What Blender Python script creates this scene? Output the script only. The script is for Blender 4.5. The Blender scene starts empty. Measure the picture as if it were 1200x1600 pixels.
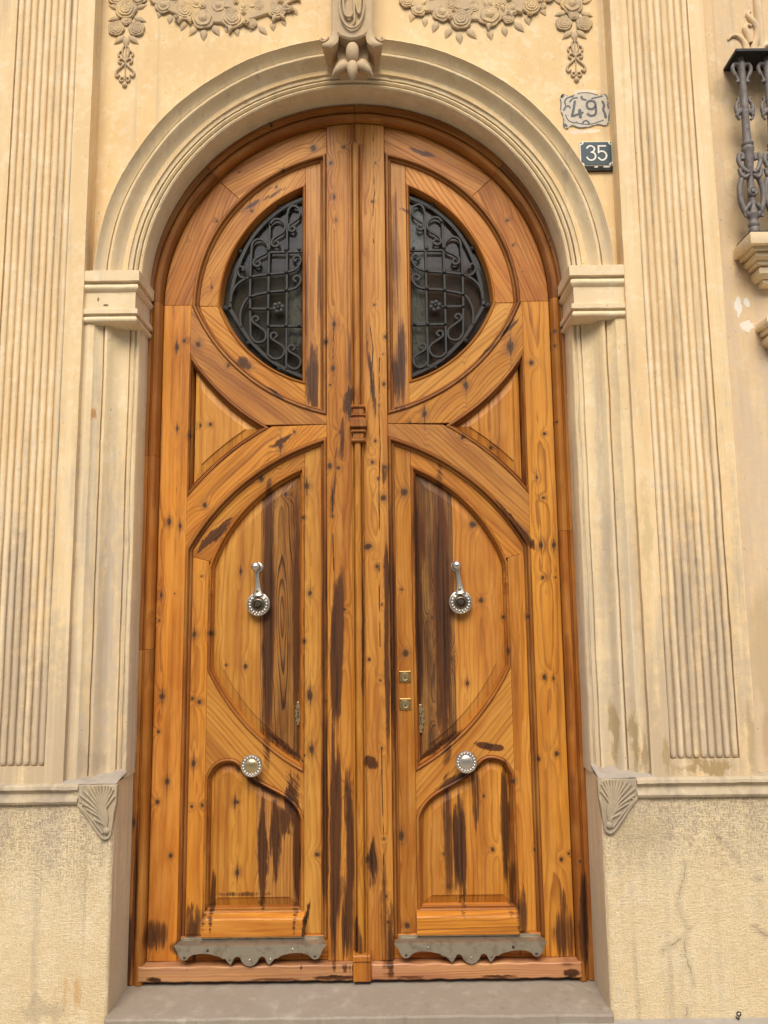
import bpy, bmesh, math, random
from mathutils import Vector, Matrix, noise
R = math.radians
PI = math.pi
random.seed(7)
scene = bpy.context.scene
COL = scene.collection

# ---------------------------------------------------------------- camera
cam_d = bpy.data.cameras.new('camera')
cam = bpy.data.objects.new('camera', cam_d)
COL.objects.link(cam)
cam_d.sensor_fit = 'VERTICAL'
cam_d.sensor_height = 24.0
cam_d.lens = 18.0
cam_d.clip_start = 0.05
cam_d.clip_end = 400
_th, _ro = R(7.5), 0.0115
_F = Vector((0, math.cos(_th), math.sin(_th)))
_U0 = Vector((0, -math.sin(_th), math.cos(_th)))
_R0 = Vector((1, 0, 0))
_r = _R0*math.cos(_ro) - _U0*math.sin(_ro)
_u = _U0*math.cos(_ro) + _R0*math.sin(_ro)
M = Matrix((( _r.x, _u.x, -_F.x, 0.104), (_r.y, _u.y, -_F.y, -3.0), (_r.z, _u.z, -_F.z, 1.488), (0, 0, 0, 1)))
cam.matrix_world = M
scene.camera = cam

# ---------------------------------------------------------------- world, sun, exposure
SUN_EL, SUN_AZ = R(50), R(-9)         # soft light from high in front of the house
world = bpy.data.worlds.new('World')
scene.world = world
world.use_nodes = True
wn = world.node_tree
bgn = wn.nodes['Background']
sky = wn.nodes.new('ShaderNodeTexSky')
sky.sky_type = 'NISHITA'
sky.sun_disc = False
sky.sun_elevation = SUN_EL
sky.sun_rotation = PI + SUN_AZ
sky.dust_density = 3.0
sky.ozone_density = 0.6
wn.links.new(sky.outputs[0], bgn.inputs[0])
bgn.inputs[1].default_value = 0.085
sun_d = bpy.data.lights.new('sun', 'SUN')
sun_d.energy = 1.5
sun_d.angle = R(32)
sun_d.color = (1.0, 0.915, 0.79)
sun = bpy.data.objects.new('sun', sun_d)
COL.objects.link(sun)
_sd = Vector((math.sin(SUN_AZ)*math.cos(SUN_EL), -math.cos(SUN_AZ)*math.cos(SUN_EL), math.sin(SUN_EL)))
sun.rotation_euler = (-_sd).to_track_quat('-Z', 'Y').to_euler()
sun.location = (0, -6, 8)
scene.view_settings.view_transform = 'Standard'
scene.view_settings.look = 'None'
scene.view_settings.gamma = 1.0
scene.view_settings.use_curve_mapping = False
scene.view_settings.exposure = 1.14

# ---------------------------------------------------------------- data measured on the door
KNOTS= [(-0.736, 2.577, 0.011), (-0.707, 2.605, 0.0079), (-0.727, 2.236, 0.0078), (-0.676, 2.206, 0.007), (-0.75, 1.857, 0.0069), (-0.706, 1.842, 0.0084), (-0.65, 2.588, 0.0087), (-0.525, 2.497, 0.0071), (-0.254, 2.217, 0.0062), (-0.31, 2.162, 0.0101), (-0.61, 1.923, 0.0077), (-0.388, 2.029, 0.0108), (-0.528, 1.829, 0.0076), (-0.205, 1.997, 0.01), (-0.219, 1.87, 0.0061), (-0.338, 1.939, 0.0046), (-0.29, 1.966, 0.0061), (-0.111, 2.073, 0.01), (-0.1, 1.871, 0.0069), (-0.076, 2.065, 0.0062), (-0.068, 2.211, 0.0093), (-0.126, 2.59, 0.0102), (-0.04, 2.33, 0.0109), (-0.097, 2.476, 0.0063), (-0.108, 2.407, 0.0055), (-0.09, 2.664, 0.0079), (-0.603, 2.84, 0.0048), (-0.444, 2.496, 0.011), (-0.639, 2.253, 0.0062), (-0.597, 2.256, 0.007), (0.037, 1.75, 0.0091), (0.712, 2.494, 0.0078), (0.755, 2.198, 0.0078), (0.717, 2.019, 0.0046), (0.741, 1.937, 0.0061), (0.723, 1.748, 0.0068), (0.776, 1.748, 0.0061), (0.805, 2.613, 0.0063), (0.804, 2.553, 0.0071), (0.799, 2.238, 0.0062), (0.628, 2.563, 0.011), (0.442, 2.402, 0.0078), (0.272, 2.284, 0.0101), (0.213, 2.251, 0.0047), (0.425, 2.187, 0.007), (0.459, 1.836, 0.0099), (0.186, 1.968, 0.0115), (0.11, 2.408, 0.0063), (0.072, 2.173, 0.0077), (0.06, 2.087, 0.0085), (0.11, 2.066, 0.0069), (0.082, 2.02, 0.0038), (0.101, 1.942, 0.0092), (0.045, 1.75, 0.0114), (0.074, 2.744, 0.0048), (0.12, 2.608, 0.0063), (0.107, 2.534, 0.0039), (0.54, 2.148, 0.0062), (0.089, 2.32, 0.0039), (-0.774, 1.568, 0.0068), (-0.722, 1.573, 0.003), (-0.78, 1.469, 0.0038), (-0.761, 1.179, 0.0082), (-0.77, 1.047, 0.0081), (-0.734, 0.861, 0.0066), (-0.767, 0.786, 0.0058), (-0.621, 1.641, 0.0038), (-0.645, 1.414, 0.009), (-0.581, 1.417, 0.009), (-0.621, 1.155, 0.0059), (-0.647, 1.168, 0.0059), (-0.637, 0.925, 0.0073), (-0.641, 0.766, 0.0073), (-0.602, 0.77, 0.0058), (-0.467, 1.659, 0.0076), (-0.444, 1.288, 0.009), (-0.519, 1.294, 0.0045), (-0.191, 1.569, 0.0068), (-0.214, 1.383, 0.0067), (-0.191, 1.174, 0.0082), (-0.185, 0.972, 0.0081), (-0.086, 1.441, 0.0075), (-0.135, 1.257, 0.0045), (-0.073, 1.315, 0.0097), (-0.132, 1.155, 0.0089), (-0.056, 1.504, 0.009), (-0.048, 0.833, 0.0095), (-0.468, 0.778, 0.0051), (0.725, 1.746, 0.0064), (0.773, 1.745, 0.0064), (0.726, 1.62, 0.008), (0.775, 1.62, 0.004), (0.716, 1.236, 0.0071), (0.753, 1.23, 0.0047), (0.681, 0.93, 0.007), (0.753, 0.948, 0.0085), (0.57, 1.467, 0.0063), (0.663, 1.468, 0.0063), (0.583, 1.336, 0.0087), (0.484, 1.533, 0.0072), (0.422, 1.213, 0.0078), (0.17, 1.58, 0.0072), (0.182, 1.331, 0.0095), (0.319, 1.547, 0.0064), (0.305, 1.099, 0.0094), (0.288, 1.468, 0.0071), (0.035, 1.746, 0.0104), (0.074, 1.669, 0.0048), (0.106, 1.673, 0.0064), (0.113, 1.597, 0.008), (0.04, 1.311, 0.0063), (0.083, 1.231, 0.0031), (0.086, 0.978, 0.0039), (0.107, 1.05, 0.0047), (0.039, 0.923, 0.0116), (0.358, 1.308, 0.0079), (0.092, 1.522, 0.0032), (-0.733, 0.864, 0.0073), (-0.768, 0.788, 0.0065), (-0.713, 0.593, 0.0088), (-0.77, 0.297, 0.0079), (-0.477, 0.779, 0.0089), (-0.466, 0.523, 0.0088), (-0.212, 0.95, 0.0041), (-0.164, 0.587, 0.0088), (-0.368, 0.551, 0.0112), (0.033, 0.577, 0.0112), (-0.847, 0.723, 0.0081), (0.679, 0.932, 0.0077), (0.755, 0.564, 0.0059), (0.784, 0.584, 0.0059), (0.815, 0.568, 0.0051), (0.658, 0.597, 0.0059), (0.316, 0.581, 0.0076), (0.501, 0.595, 0.0101), (0.334, 0.465, 0.0101), (0.173, 0.331, 0.0083), (0.046, 0.556, 0.0118), (0.089, 0.648, 0.0059), (0.096, 0.444, 0.0034), (0.102, 0.353, 0.0042), (0.586, 0.846, 0.0077), (0.156, 0.651, 0.0085), (0.473, 0.79, 0.0043), (0.087, 0.492, 0.0042), (-0.178, 3.448, 0.01), (-0.306, 3.346, 0.0063), (-0.103, 3.372, 0.0077), (-0.09, 3.22, 0.0045), (-0.048, 3.444, 0.0054), (-0.337, 3.283, 0.005), (-0.083, 3.115, 0.0045), (0.07, 3.197, 0.0054), (0.085, 3.37, 0.0036), (-0.353, 3.534, 0.0046), (-0.198, 3.601, 0.0037), (-0.075, 3.639, 0.0046), (0.083, 3.629, 0.0059), (-0.581, 3.124, 0.0055), (-0.438, 3.176, 0.0056), (-0.728, 3.152, 0.004), (-0.695, 3.037, 0.003), (-0.601, 2.839, 0.004), (-0.491, 3.344, 0.0041), (0.634, 3.112, 0.006), (0.653, 3.002, 0.0045), (0.801, 3.006, 0.0045), (0.689, 2.886, 0.003)]
STAINS= [(-0.092, 1.362, 0.0224, 0.295, 0.035, 1.0), (-0.089, 0.647, 0.0242, 0.4384, 0.017, 0.95), (-0.042, 0.763, 0.0243, 0.1632, 0.0, 0.7), (-0.056, 0.373, 0.0215, 0.2026, 0.0, 0.8), (-0.132, 0.787, 0.017, 0.4673, 0.0, 0.8), (0.113, 1.595, 0.0126, 0.1505, 0.0, 0.9), (0.131, 1.213, 0.0099, 0.4125, 0.0, 0.85), (0.048, 0.565, 0.0217, 0.087, 0.0, 1.0), (0.044, 0.926, 0.0391, 0.0237, 0.611, 0.9), (0.018, 1.385, 0.0075, 0.2956, 0.0, 0.5), (-0.321, 0.65, 0.0266, 0.1731, 0.0, 0.95), (-0.285, 0.742, 0.0243, 0.0931, 0.0, 0.9), (0.364, 0.608, 0.0169, 0.1725, 0.0, 1.0), (0.444, 0.804, 0.0195, 0.1404, 0.0, 0.5), (0.549, 0.663, 0.0193, 0.2542, 0.0, 0.7), (-0.204, 0.352, 0.0095, 0.1348, 0.14, 1.0), (-0.364, 0.581, 0.0193, 0.1147, 0.0, 0.9), (-0.182, 2.458, 0.0366, 0.1619, 0.0, 0.75), (-0.204, 2.745, 0.0159, 0.3317, 0.0, 0.4), (0.182, 2.507, 0.0262, 0.2439, 0.0, 0.75), (0.164, 2.963, 0.0213, 0.394, 0.0, 0.45), (0.498, 0.976, 0.0637, 0.0166, 0.209, 0.9), (0.618, 2.639, 0.079, 0.0164, -0.785, 0.85), (0.545, 2.558, 0.0787, 0.0109, -0.733, 0.6), (-0.583, 1.798, 0.0763, 0.0128, -0.698, 1.0), (-0.608, 1.768, 0.0559, 0.0102, -0.785, 1.0), (-0.546, 1.839, 0.0662, 0.0077, -0.733, 0.9), (0.642, 1.81, 0.0762, 0.0153, 0.838, 0.9), (0.589, 1.882, 0.0765, 0.0103, 0.803, 0.7), (-0.306, 2.179, 0.0672, 0.0132, -0.489, 0.8), (-0.034, 2.348, 0.0234, 0.0749, 0.262, 0.8), (0.058, 2.441, 0.0131, 0.1617, -0.105, 0.8), (-0.465, 2.515, 0.0367, 0.0325, 0.524, 0.8), (-0.333, 2.379, 0.0573, 0.008, 0.663, 0.9), (0.229, 1.758, 0.0203, 0.3053, 0.0, 0.6), (-0.095, 1.993, 0.0103, 0.1557, 0.105, 0.5), (-0.061, 2.176, 0.0129, 0.1054, 0.087, 0.6), (0.106, 2.043, 0.0154, 0.0782, 0.0, 0.6), (-0.339, 3.254, 0.081, 0.0115, -0.524, 0.5), (0.226, 3.161, 0.0645, 0.0114, 0.436, 0.5), (0.285, 3.421, 0.0707, 0.0146, 0.384, 0.7), (-0.447, 3.198, 0.0539, 0.0115, -0.663, 0.7), (-0.674, 0.268, 0.0475, 0.0312, 0.0, 0.7), (0.754, 0.342, 0.0238, 0.1347, 0.0, 0.5), (0.814, 0.364, 0.0119, 0.2024, 0.052, 1.0), (-0.848, 0.27, 0.0119, 0.1561, 0.0, 1.0), (0.255, 1.783, 0.0254, 0.153, 0.0, 0.5), (-0.605, 0.357, 0.0382, 0.0899, 0.0, 0.5), (0.568, 0.48, 0.0336, 0.1364, 0.0, 0.5), (0.109, 0.282, 0.019, 0.1339, 0.0, 0.7), (0.443, 0.757, 0.0146, 0.0932, 0.0, 0.6), (-0.439, 0.445, 0.1437, 0.0113, 0.0, 0.4)]
CHECKS= [[(0.076, 3.516), (0.079, 3.241), (0.07, 3.112), (0.074, 3.013)], [(0.053, 2.681), (0.067, 2.558), (0.058, 2.41)], [(0.093, 2.517), (0.088, 2.303), (0.092, 2.145), (0.085, 1.989), (0.085, 1.809)], [(0.082, 1.683), (0.082, 1.533), (0.083, 1.36)], [(0.084, 0.976), (0.085, 0.835), (0.088, 0.672), (0.088, 0.445)], [(-0.094, 2.682), (-0.097, 2.519)], [(-0.101, 1.991), (-0.099, 1.786), (-0.095, 1.635)]]
GRILLE= {'frame': [(-0.231, 3.239), (-0.301, 3.206), (-0.382, 3.14), (-0.444, 3.061), (-0.489, 2.965), (-0.519, 2.857), (-0.53, 2.756), (-0.491, 2.69), (-0.445, 2.619), (-0.377, 2.548), (-0.314, 2.501), (-0.229, 2.459)], 'boss': [(-0.326, 3.203), (-0.491, 3.01), (-0.549, 2.759), (-0.452, 2.607), (-0.321, 2.495)], 'rivet': [(-0.369, 3.009), (-0.296, 3.008), (-0.24, 3.01), (-0.445, 2.892), (-0.368, 2.903), (-0.294, 2.911), (-0.445, 2.805), (-0.368, 2.825), (-0.294, 2.833), (-0.444, 2.753), (-0.37, 2.752), (-0.369, 2.678), (-0.294, 2.677), (-0.24, 2.677)], 'flower': [(-0.327, 2.753)], 's': [[(-0.293, 2.495), (-0.292, 2.677), (-0.292, 2.902), (-0.292, 3.126), (-0.292, 3.163), (-0.284, 3.194), (-0.267, 3.207), (-0.246, 3.198), (-0.238, 3.178), (-0.245, 3.153), (-0.266, 3.135), (-0.284, 3.12), (-0.285, 3.1), (-0.269, 3.093), (-0.258, 3.104), (-0.266, 3.114)], [(-0.368, 2.554), (-0.369, 2.678), (-0.368, 2.903), (-0.365, 3.103), (-0.362, 3.127), (-0.348, 3.145), (-0.327, 3.147), (-0.307, 3.132), (-0.3, 3.114), (-0.309, 3.09), (-0.335, 3.072), (-0.353, 3.057), (-0.357, 3.036), (-0.341, 3.025), (-0.326, 3.035), (-0.334, 3.048)], [(-0.441, 2.637), (-0.444, 2.753), (-0.445, 2.892), (-0.441, 3.012), (-0.438, 3.037), (-0.427, 3.053), (-0.407, 3.059), (-0.387, 3.048), (-0.372, 3.024), (-0.381, 2.997), (-0.409, 2.982), (-0.431, 2.964), (-0.43, 2.945), (-0.413, 2.938), (-0.404, 2.95), (-0.412, 2.961)], [(-0.369, 2.999), (-0.295, 3.0), (-0.23, 3.001)], [(-0.526, 2.785), (-0.519, 2.827), (-0.496, 2.863), (-0.448, 2.891), (-0.368, 2.903), (-0.294, 2.911), (-0.254, 2.926), (-0.235, 2.956), (-0.237, 2.977), (-0.253, 2.983), (-0.266, 2.971), (-0.255, 2.959)], [(-0.481, 2.678), (-0.485, 2.726), (-0.472, 2.773), (-0.444, 2.805), (-0.368, 2.824), (-0.294, 2.831), (-0.254, 2.843), (-0.235, 2.868), (-0.237, 2.889), (-0.253, 2.894), (-0.265, 2.881), (-0.254, 2.869)], [(-0.444, 2.752), (-0.356, 2.751)], [(-0.369, 2.676), (-0.293, 2.675), (-0.23, 2.674)], [(-0.465, 2.886), (-0.488, 2.895), (-0.5, 2.92), (-0.493, 2.938), (-0.477, 2.934), (-0.477, 2.921)], [(-0.441, 2.637), (-0.425, 2.612), (-0.4, 2.607), (-0.38, 2.621), (-0.38, 2.651), (-0.406, 2.674), (-0.432, 2.695), (-0.434, 2.713), (-0.418, 2.719), (-0.409, 2.707), (-0.419, 2.698)], [(-0.368, 2.554), (-0.348, 2.537), (-0.32, 2.537), (-0.301, 2.559), (-0.305, 2.585), (-0.332, 2.606), (-0.355, 2.624), (-0.355, 2.643), (-0.341, 2.647), (-0.331, 2.635), (-0.341, 2.625)], [(-0.292, 2.512), (-0.275, 2.496), (-0.253, 2.491), (-0.235, 2.509), (-0.236, 2.535), (-0.258, 2.552), (-0.281, 2.567), (-0.284, 2.585), (-0.27, 2.592), (-0.257, 2.582), (-0.265, 2.571)]]}
GARL_ROSE= [((-0.782, 3.989), 0.035), ((-0.692, 3.959), 0.041), ((-0.618, 3.927), 0.047), ((-0.496, 3.925), 0.048), ((-0.417, 3.902), 0.022), ((-0.315, 3.96), 0.038), ((-0.269, 3.967), 0.017), ((-0.555, 3.983), 0.035), ((-0.647, 3.997), 0.031), ((-0.452, 3.979), 0.029), ((-0.389, 3.981), 0.027), ((-0.74, 4.03), 0.034), ((-0.602, 4.047), 0.04), ((-0.487, 4.039), 0.04), ((-0.361, 4.038), 0.034), ((-0.252, 4.03), 0.029), ((-0.826, 4.05), 0.029)]
GARL_LEAF= [((-0.801, 3.955), -100, 0.034), ((-0.757, 3.929), -95, 0.034), ((-0.702, 3.9), -110, 0.04), ((-0.662, 3.874), -125, 0.043), ((-0.616, 3.858), -90, 0.043), ((-0.565, 3.876), -60, 0.043), ((-0.479, 3.869), -80, 0.034), ((-0.423, 3.884), -90, 0.029), ((-0.371, 3.874), -50, 0.04), ((-0.331, 3.892), -85, 0.034), ((-0.286, 3.91), -70, 0.031), ((-0.24, 3.96), -60, 0.034), ((-0.52, 3.885), -100, 0.034)]
GARR_ROSE= [((0.272, 3.959), 0.032), ((0.367, 3.942), 0.039), ((0.443, 3.91), 0.046), ((0.563, 3.928), 0.051), ((0.64, 3.912), 0.024), ((0.737, 3.969), 0.039), ((0.78, 3.972), 0.018), ((0.498, 3.964), 0.032), ((0.659, 3.958), 0.03), ((0.224, 3.998), 0.032), ((0.406, 3.98), 0.032), ((0.611, 3.986), 0.032), ((0.323, 4.021), 0.035), ((0.464, 4.042), 0.042), ((0.577, 4.041), 0.042), ((0.697, 4.031), 0.035), ((0.802, 4.014), 0.032)]
GARR_LEAF= [((0.244, 3.928), -110, 0.039), ((0.296, 3.904), -90, 0.035), ((0.337, 3.881), -110, 0.042), ((0.39, 3.853), -115, 0.042), ((0.437, 3.829), -85, 0.042), ((0.488, 3.848), -50, 0.046), ((0.564, 3.843), -80, 0.039), ((0.624, 3.858), -80, 0.039), ((0.685, 3.876), -50, 0.046), ((0.721, 3.907), -80, 0.039), ((0.786, 3.945), -60, 0.035)]
STAINS += [(-0.357, 1.488, 0.0301, 0.6463, 0.0, 1.0), (-0.247, 1.487, 0.0201, 0.5965, 0.0, 0.65), (0.33, 1.481, 0.0401, 0.6458, 0.0, 1.0), (0.237, 1.482, 0.0201, 0.6211, 0.0, 0.9), (-0.082, 1.362, 0.0299, 0.3688, 0.035, 1.0), (-0.099, 0.601, 0.0169, 0.5286, 0.0, 1.0), (-0.039, 0.577, 0.0193, 0.3898, 0.0, 0.85), (0.11, 1.359, 0.0125, 0.4916, 0.0, 0.8), (0.133, 1.384, 0.015, 0.6404, 0.0, 0.75), (-0.374, 0.604, 0.0193, 0.2529, 0.0, 0.95), (-0.273, 0.765, 0.0389, 0.1399, 0.175, 0.9), (-0.243, 0.58, 0.0193, 0.2752, 0.0, 0.9), (0.332, 0.666, 0.0242, 0.2774, 0.0, 0.6), (0.383, 0.596, 0.0217, 0.2527, 0.0, 0.95), (0.554, 0.663, 0.0193, 0.3004, 0.0, 0.8), (0.087, 0.372, 0.0191, 0.2476, 0.0, 0.5), (-0.131, 1.387, 0.0175, 0.7392, 0.0, 0.5), (-0.571, 1.803, 0.0915, 0.023, -0.733, 1.0), (0.657, 1.784, 0.0863, 0.0204, 0.873, 0.9), (-0.156, 2.8, 0.0106, 0.2499, 0.0, 0.5), (-0.033, 2.524, 0.0131, 0.2443, 0.0, 0.5), (0.163, 2.44, 0.0235, 0.1348, 0.0, 0.8), (-0.182, 2.417, 0.0313, 0.1345, 0.0, 0.85), (-0.759, 0.313, 0.0619, 0.0672, 0.0, 0.6), (0.752, 0.297, 0.0523, 0.1118, 0.0, 0.6), (-0.628, 0.334, 0.0334, 0.1122, 0.0, 0.7), (0.6, 0.366, 0.0286, 0.135, 0.0, 0.6), (-0.299, 0.989, 0.1227, 0.0143, 0.628, 1.0), (0.314, 0.982, 0.1226, 0.0143, -0.593, 0.9), (-0.395, 0.848, 0.1463, 0.0188, 0.611, 0.7), (0.385, 0.863, 0.122, 0.0188, -0.436, 0.7), (-0.01, 0.261, 0.0237, 0.1337, 0.0, 0.6), (-0.559, 0.446, 0.0144, 0.136, 0.0, 0.8), (-0.834, 0.449, 0.0096, 0.3173, 0.0, 0.8), (0.825, 0.341, 0.0143, 0.2244, 0.035, 1.0)]
STAINS += [(-0.09, 0.178, 0.0931, 0.0109, 0.0, 1.0), (-0.753, 0.176, 0.0326, 0.0109, 0.0, 0.9), (0.766, 0.182, 0.0372, 0.0174, 0.0, 1.0), (0.503, 0.174, 0.093, 0.0065, 0.0, 0.6), (-0.311, 0.174, 0.1163, 0.0065, 0.0, 0.5), (0.178, 0.175, 0.0698, 0.0065, 0.0, 0.5)]

# ---------------------------------------------------------------- node helpers
class NT:
    def __init__(s, tree):
        s.t = tree
        s.n = tree.nodes
        s.l = tree.links
    def new(s, typ, **kw):
        n = s.n.new(typ)
        for k, v in kw.items():
            setattr(n, k, v)
        return n
    def put(s, sock, v):
        if v is None:
            return
        if isinstance(v, bpy.types.NodeSocket):
            s.l.new(v, sock)
        elif isinstance(v, (tuple, list)) and sock.type == 'RGBA' and len(v) == 3:
            sock.default_value = (*v, 1)
        else:
            sock.default_value = v
    def m(s, op, a, b=None, c=None, clamp=False):
        n = s.new('ShaderNodeMath', operation=op, use_clamp=clamp)
        s.put(n.inputs[0], a); s.put(n.inputs[1], b); s.put(n.inputs[2], c)
        return n.outputs[0]
    def vm(s, op, a, b=None, c=None):
        n = s.new('ShaderNodeVectorMath', operation=op)
        s.put(n.inputs[0], a)
        if b is not None: s.put(n.inputs[1], b)
        if c is not None: s.put(n.inputs[2], c)
        return n.outputs[1] if op in ('LENGTH', 'DISTANCE', 'DOT_PRODUCT') else n.outputs[0]
    def noise(s, vec, scale=1.0, detail=2.0, rough=0.5, dist=0.0):
        n = s.new('ShaderNodeTexNoise')
        s.put(n.inputs['Vector'], vec)
        n.inputs['Scale'].default_value = scale
        n.inputs['Detail'].default_value = detail
        n.inputs['Roughness'].default_value = rough
        n.inputs['Distortion'].default_value = dist
        return n.outputs[0]
    def sm(s, x, lo, hi, a=0.0, b=1.0):
        n = s.new('ShaderNodeMapRange', interpolation_type='SMOOTHSTEP')
        s.put(n.inputs[0], x)
        n.inputs[1].default_value = lo; n.inputs[2].default_value = hi
        n.inputs[3].default_value = a; n.inputs[4].default_value = b
        return n.outputs[0]
    def mix(s, f, a, b, mode='MIX'):
        n = s.new('ShaderNodeMix', data_type='RGBA', blend_type=mode)
        s.put(n.inputs[0], f); s.put(n.inputs[6], a); s.put(n.inputs[7], b)
        return n.outputs[2]
    def attr(s, name):
        return s.new('ShaderNodeAttribute', attribute_name=name).outputs['Vector']
    def xyz(s, v):
        n = s.new('ShaderNodeSeparateXYZ'); s.put(n.inputs[0], v)
        return n.outputs
    def comb(s, x=0.0, y=0.0, z=0.0):
        n = s.new('ShaderNodeCombineXYZ')
        s.put(n.inputs[0], x); s.put(n.inputs[1], y); s.put(n.inputs[2], z)
        return n.outputs[0]

def newmat(name):
    m = bpy.data.materials.new(name)
    m.use_nodes = True
    t = NT(m.node_tree)
    b = m.node_tree.nodes['Principled BSDF']
    return m, t, b

# distance (in radii) to the nearest of a list of ellipses (x, z, rx, rz)
def knot_min(t, xz, lst):
    d = None
    for x, z, rx, rz in lst:
        q = t.vm('MULTIPLY_ADD', xz, (1/rx, 0, 1/rz), (-x/rx, 0, -z/rz))
        e = t.vm('LENGTH', q)
        d = e if d is None else t.m('MINIMUM', d, e)
    return d
# strongest of a list of streak stains (x, z, rx, rz, angle, strength)
def stain_max(t, xz, lst):
    s = None
    for x, z, rx, rz, a, st in lst:
        p = t.vm('ADD', xz, (-x, 0, -z))
        ca, sa = math.cos(a), math.sin(a)     # angle is clockwise as seen
        u = t.vm('DOT_PRODUCT', p, (ca/rx, 0, -sa/rx))
        v = t.vm('DOT_PRODUCT', p, (sa/rz, 0, ca/rz))
        e = t.vm('LENGTH', t.comb(u, v, 0.0))
        f = t.m('MULTIPLY', t.m('SUBTRACT', 1.0, t.m('MULTIPLY', e, e), clamp=True), st)
        s = f if s is None else t.m('MAXIMUM', s, f)
    return s
# distance in metres to a polyline in (x, z)
def line_min(t, xz, lines):
    d = None
    for ln in lines:
        for (x0, z0), (x1, z1) in zip(ln[:-1], ln[1:]):
            L = math.hypot(x1-x0, z1-z0)
            if L < 1e-5: continue
            dx, dz = (x1-x0)/L, (z1-z0)/L
            p = t.vm('ADD', xz, (-x0, 0, -z0))
            h = t.m('MINIMUM', t.m('MAXIMUM', t.vm('DOT_PRODUCT', p, (dx, 0, dz)), 0.0), L)
            n = t.vm('SUBTRACT', p, t.vm('MULTIPLY', t.comb(h, h, h), (dx, 0, dz)))
            e = t.vm('LENGTH', t.vm('MULTIPLY', n, (1, 0, 1)))
            d = e if d is None else t.m('MINIMUM', d, e)
    return d

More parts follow.
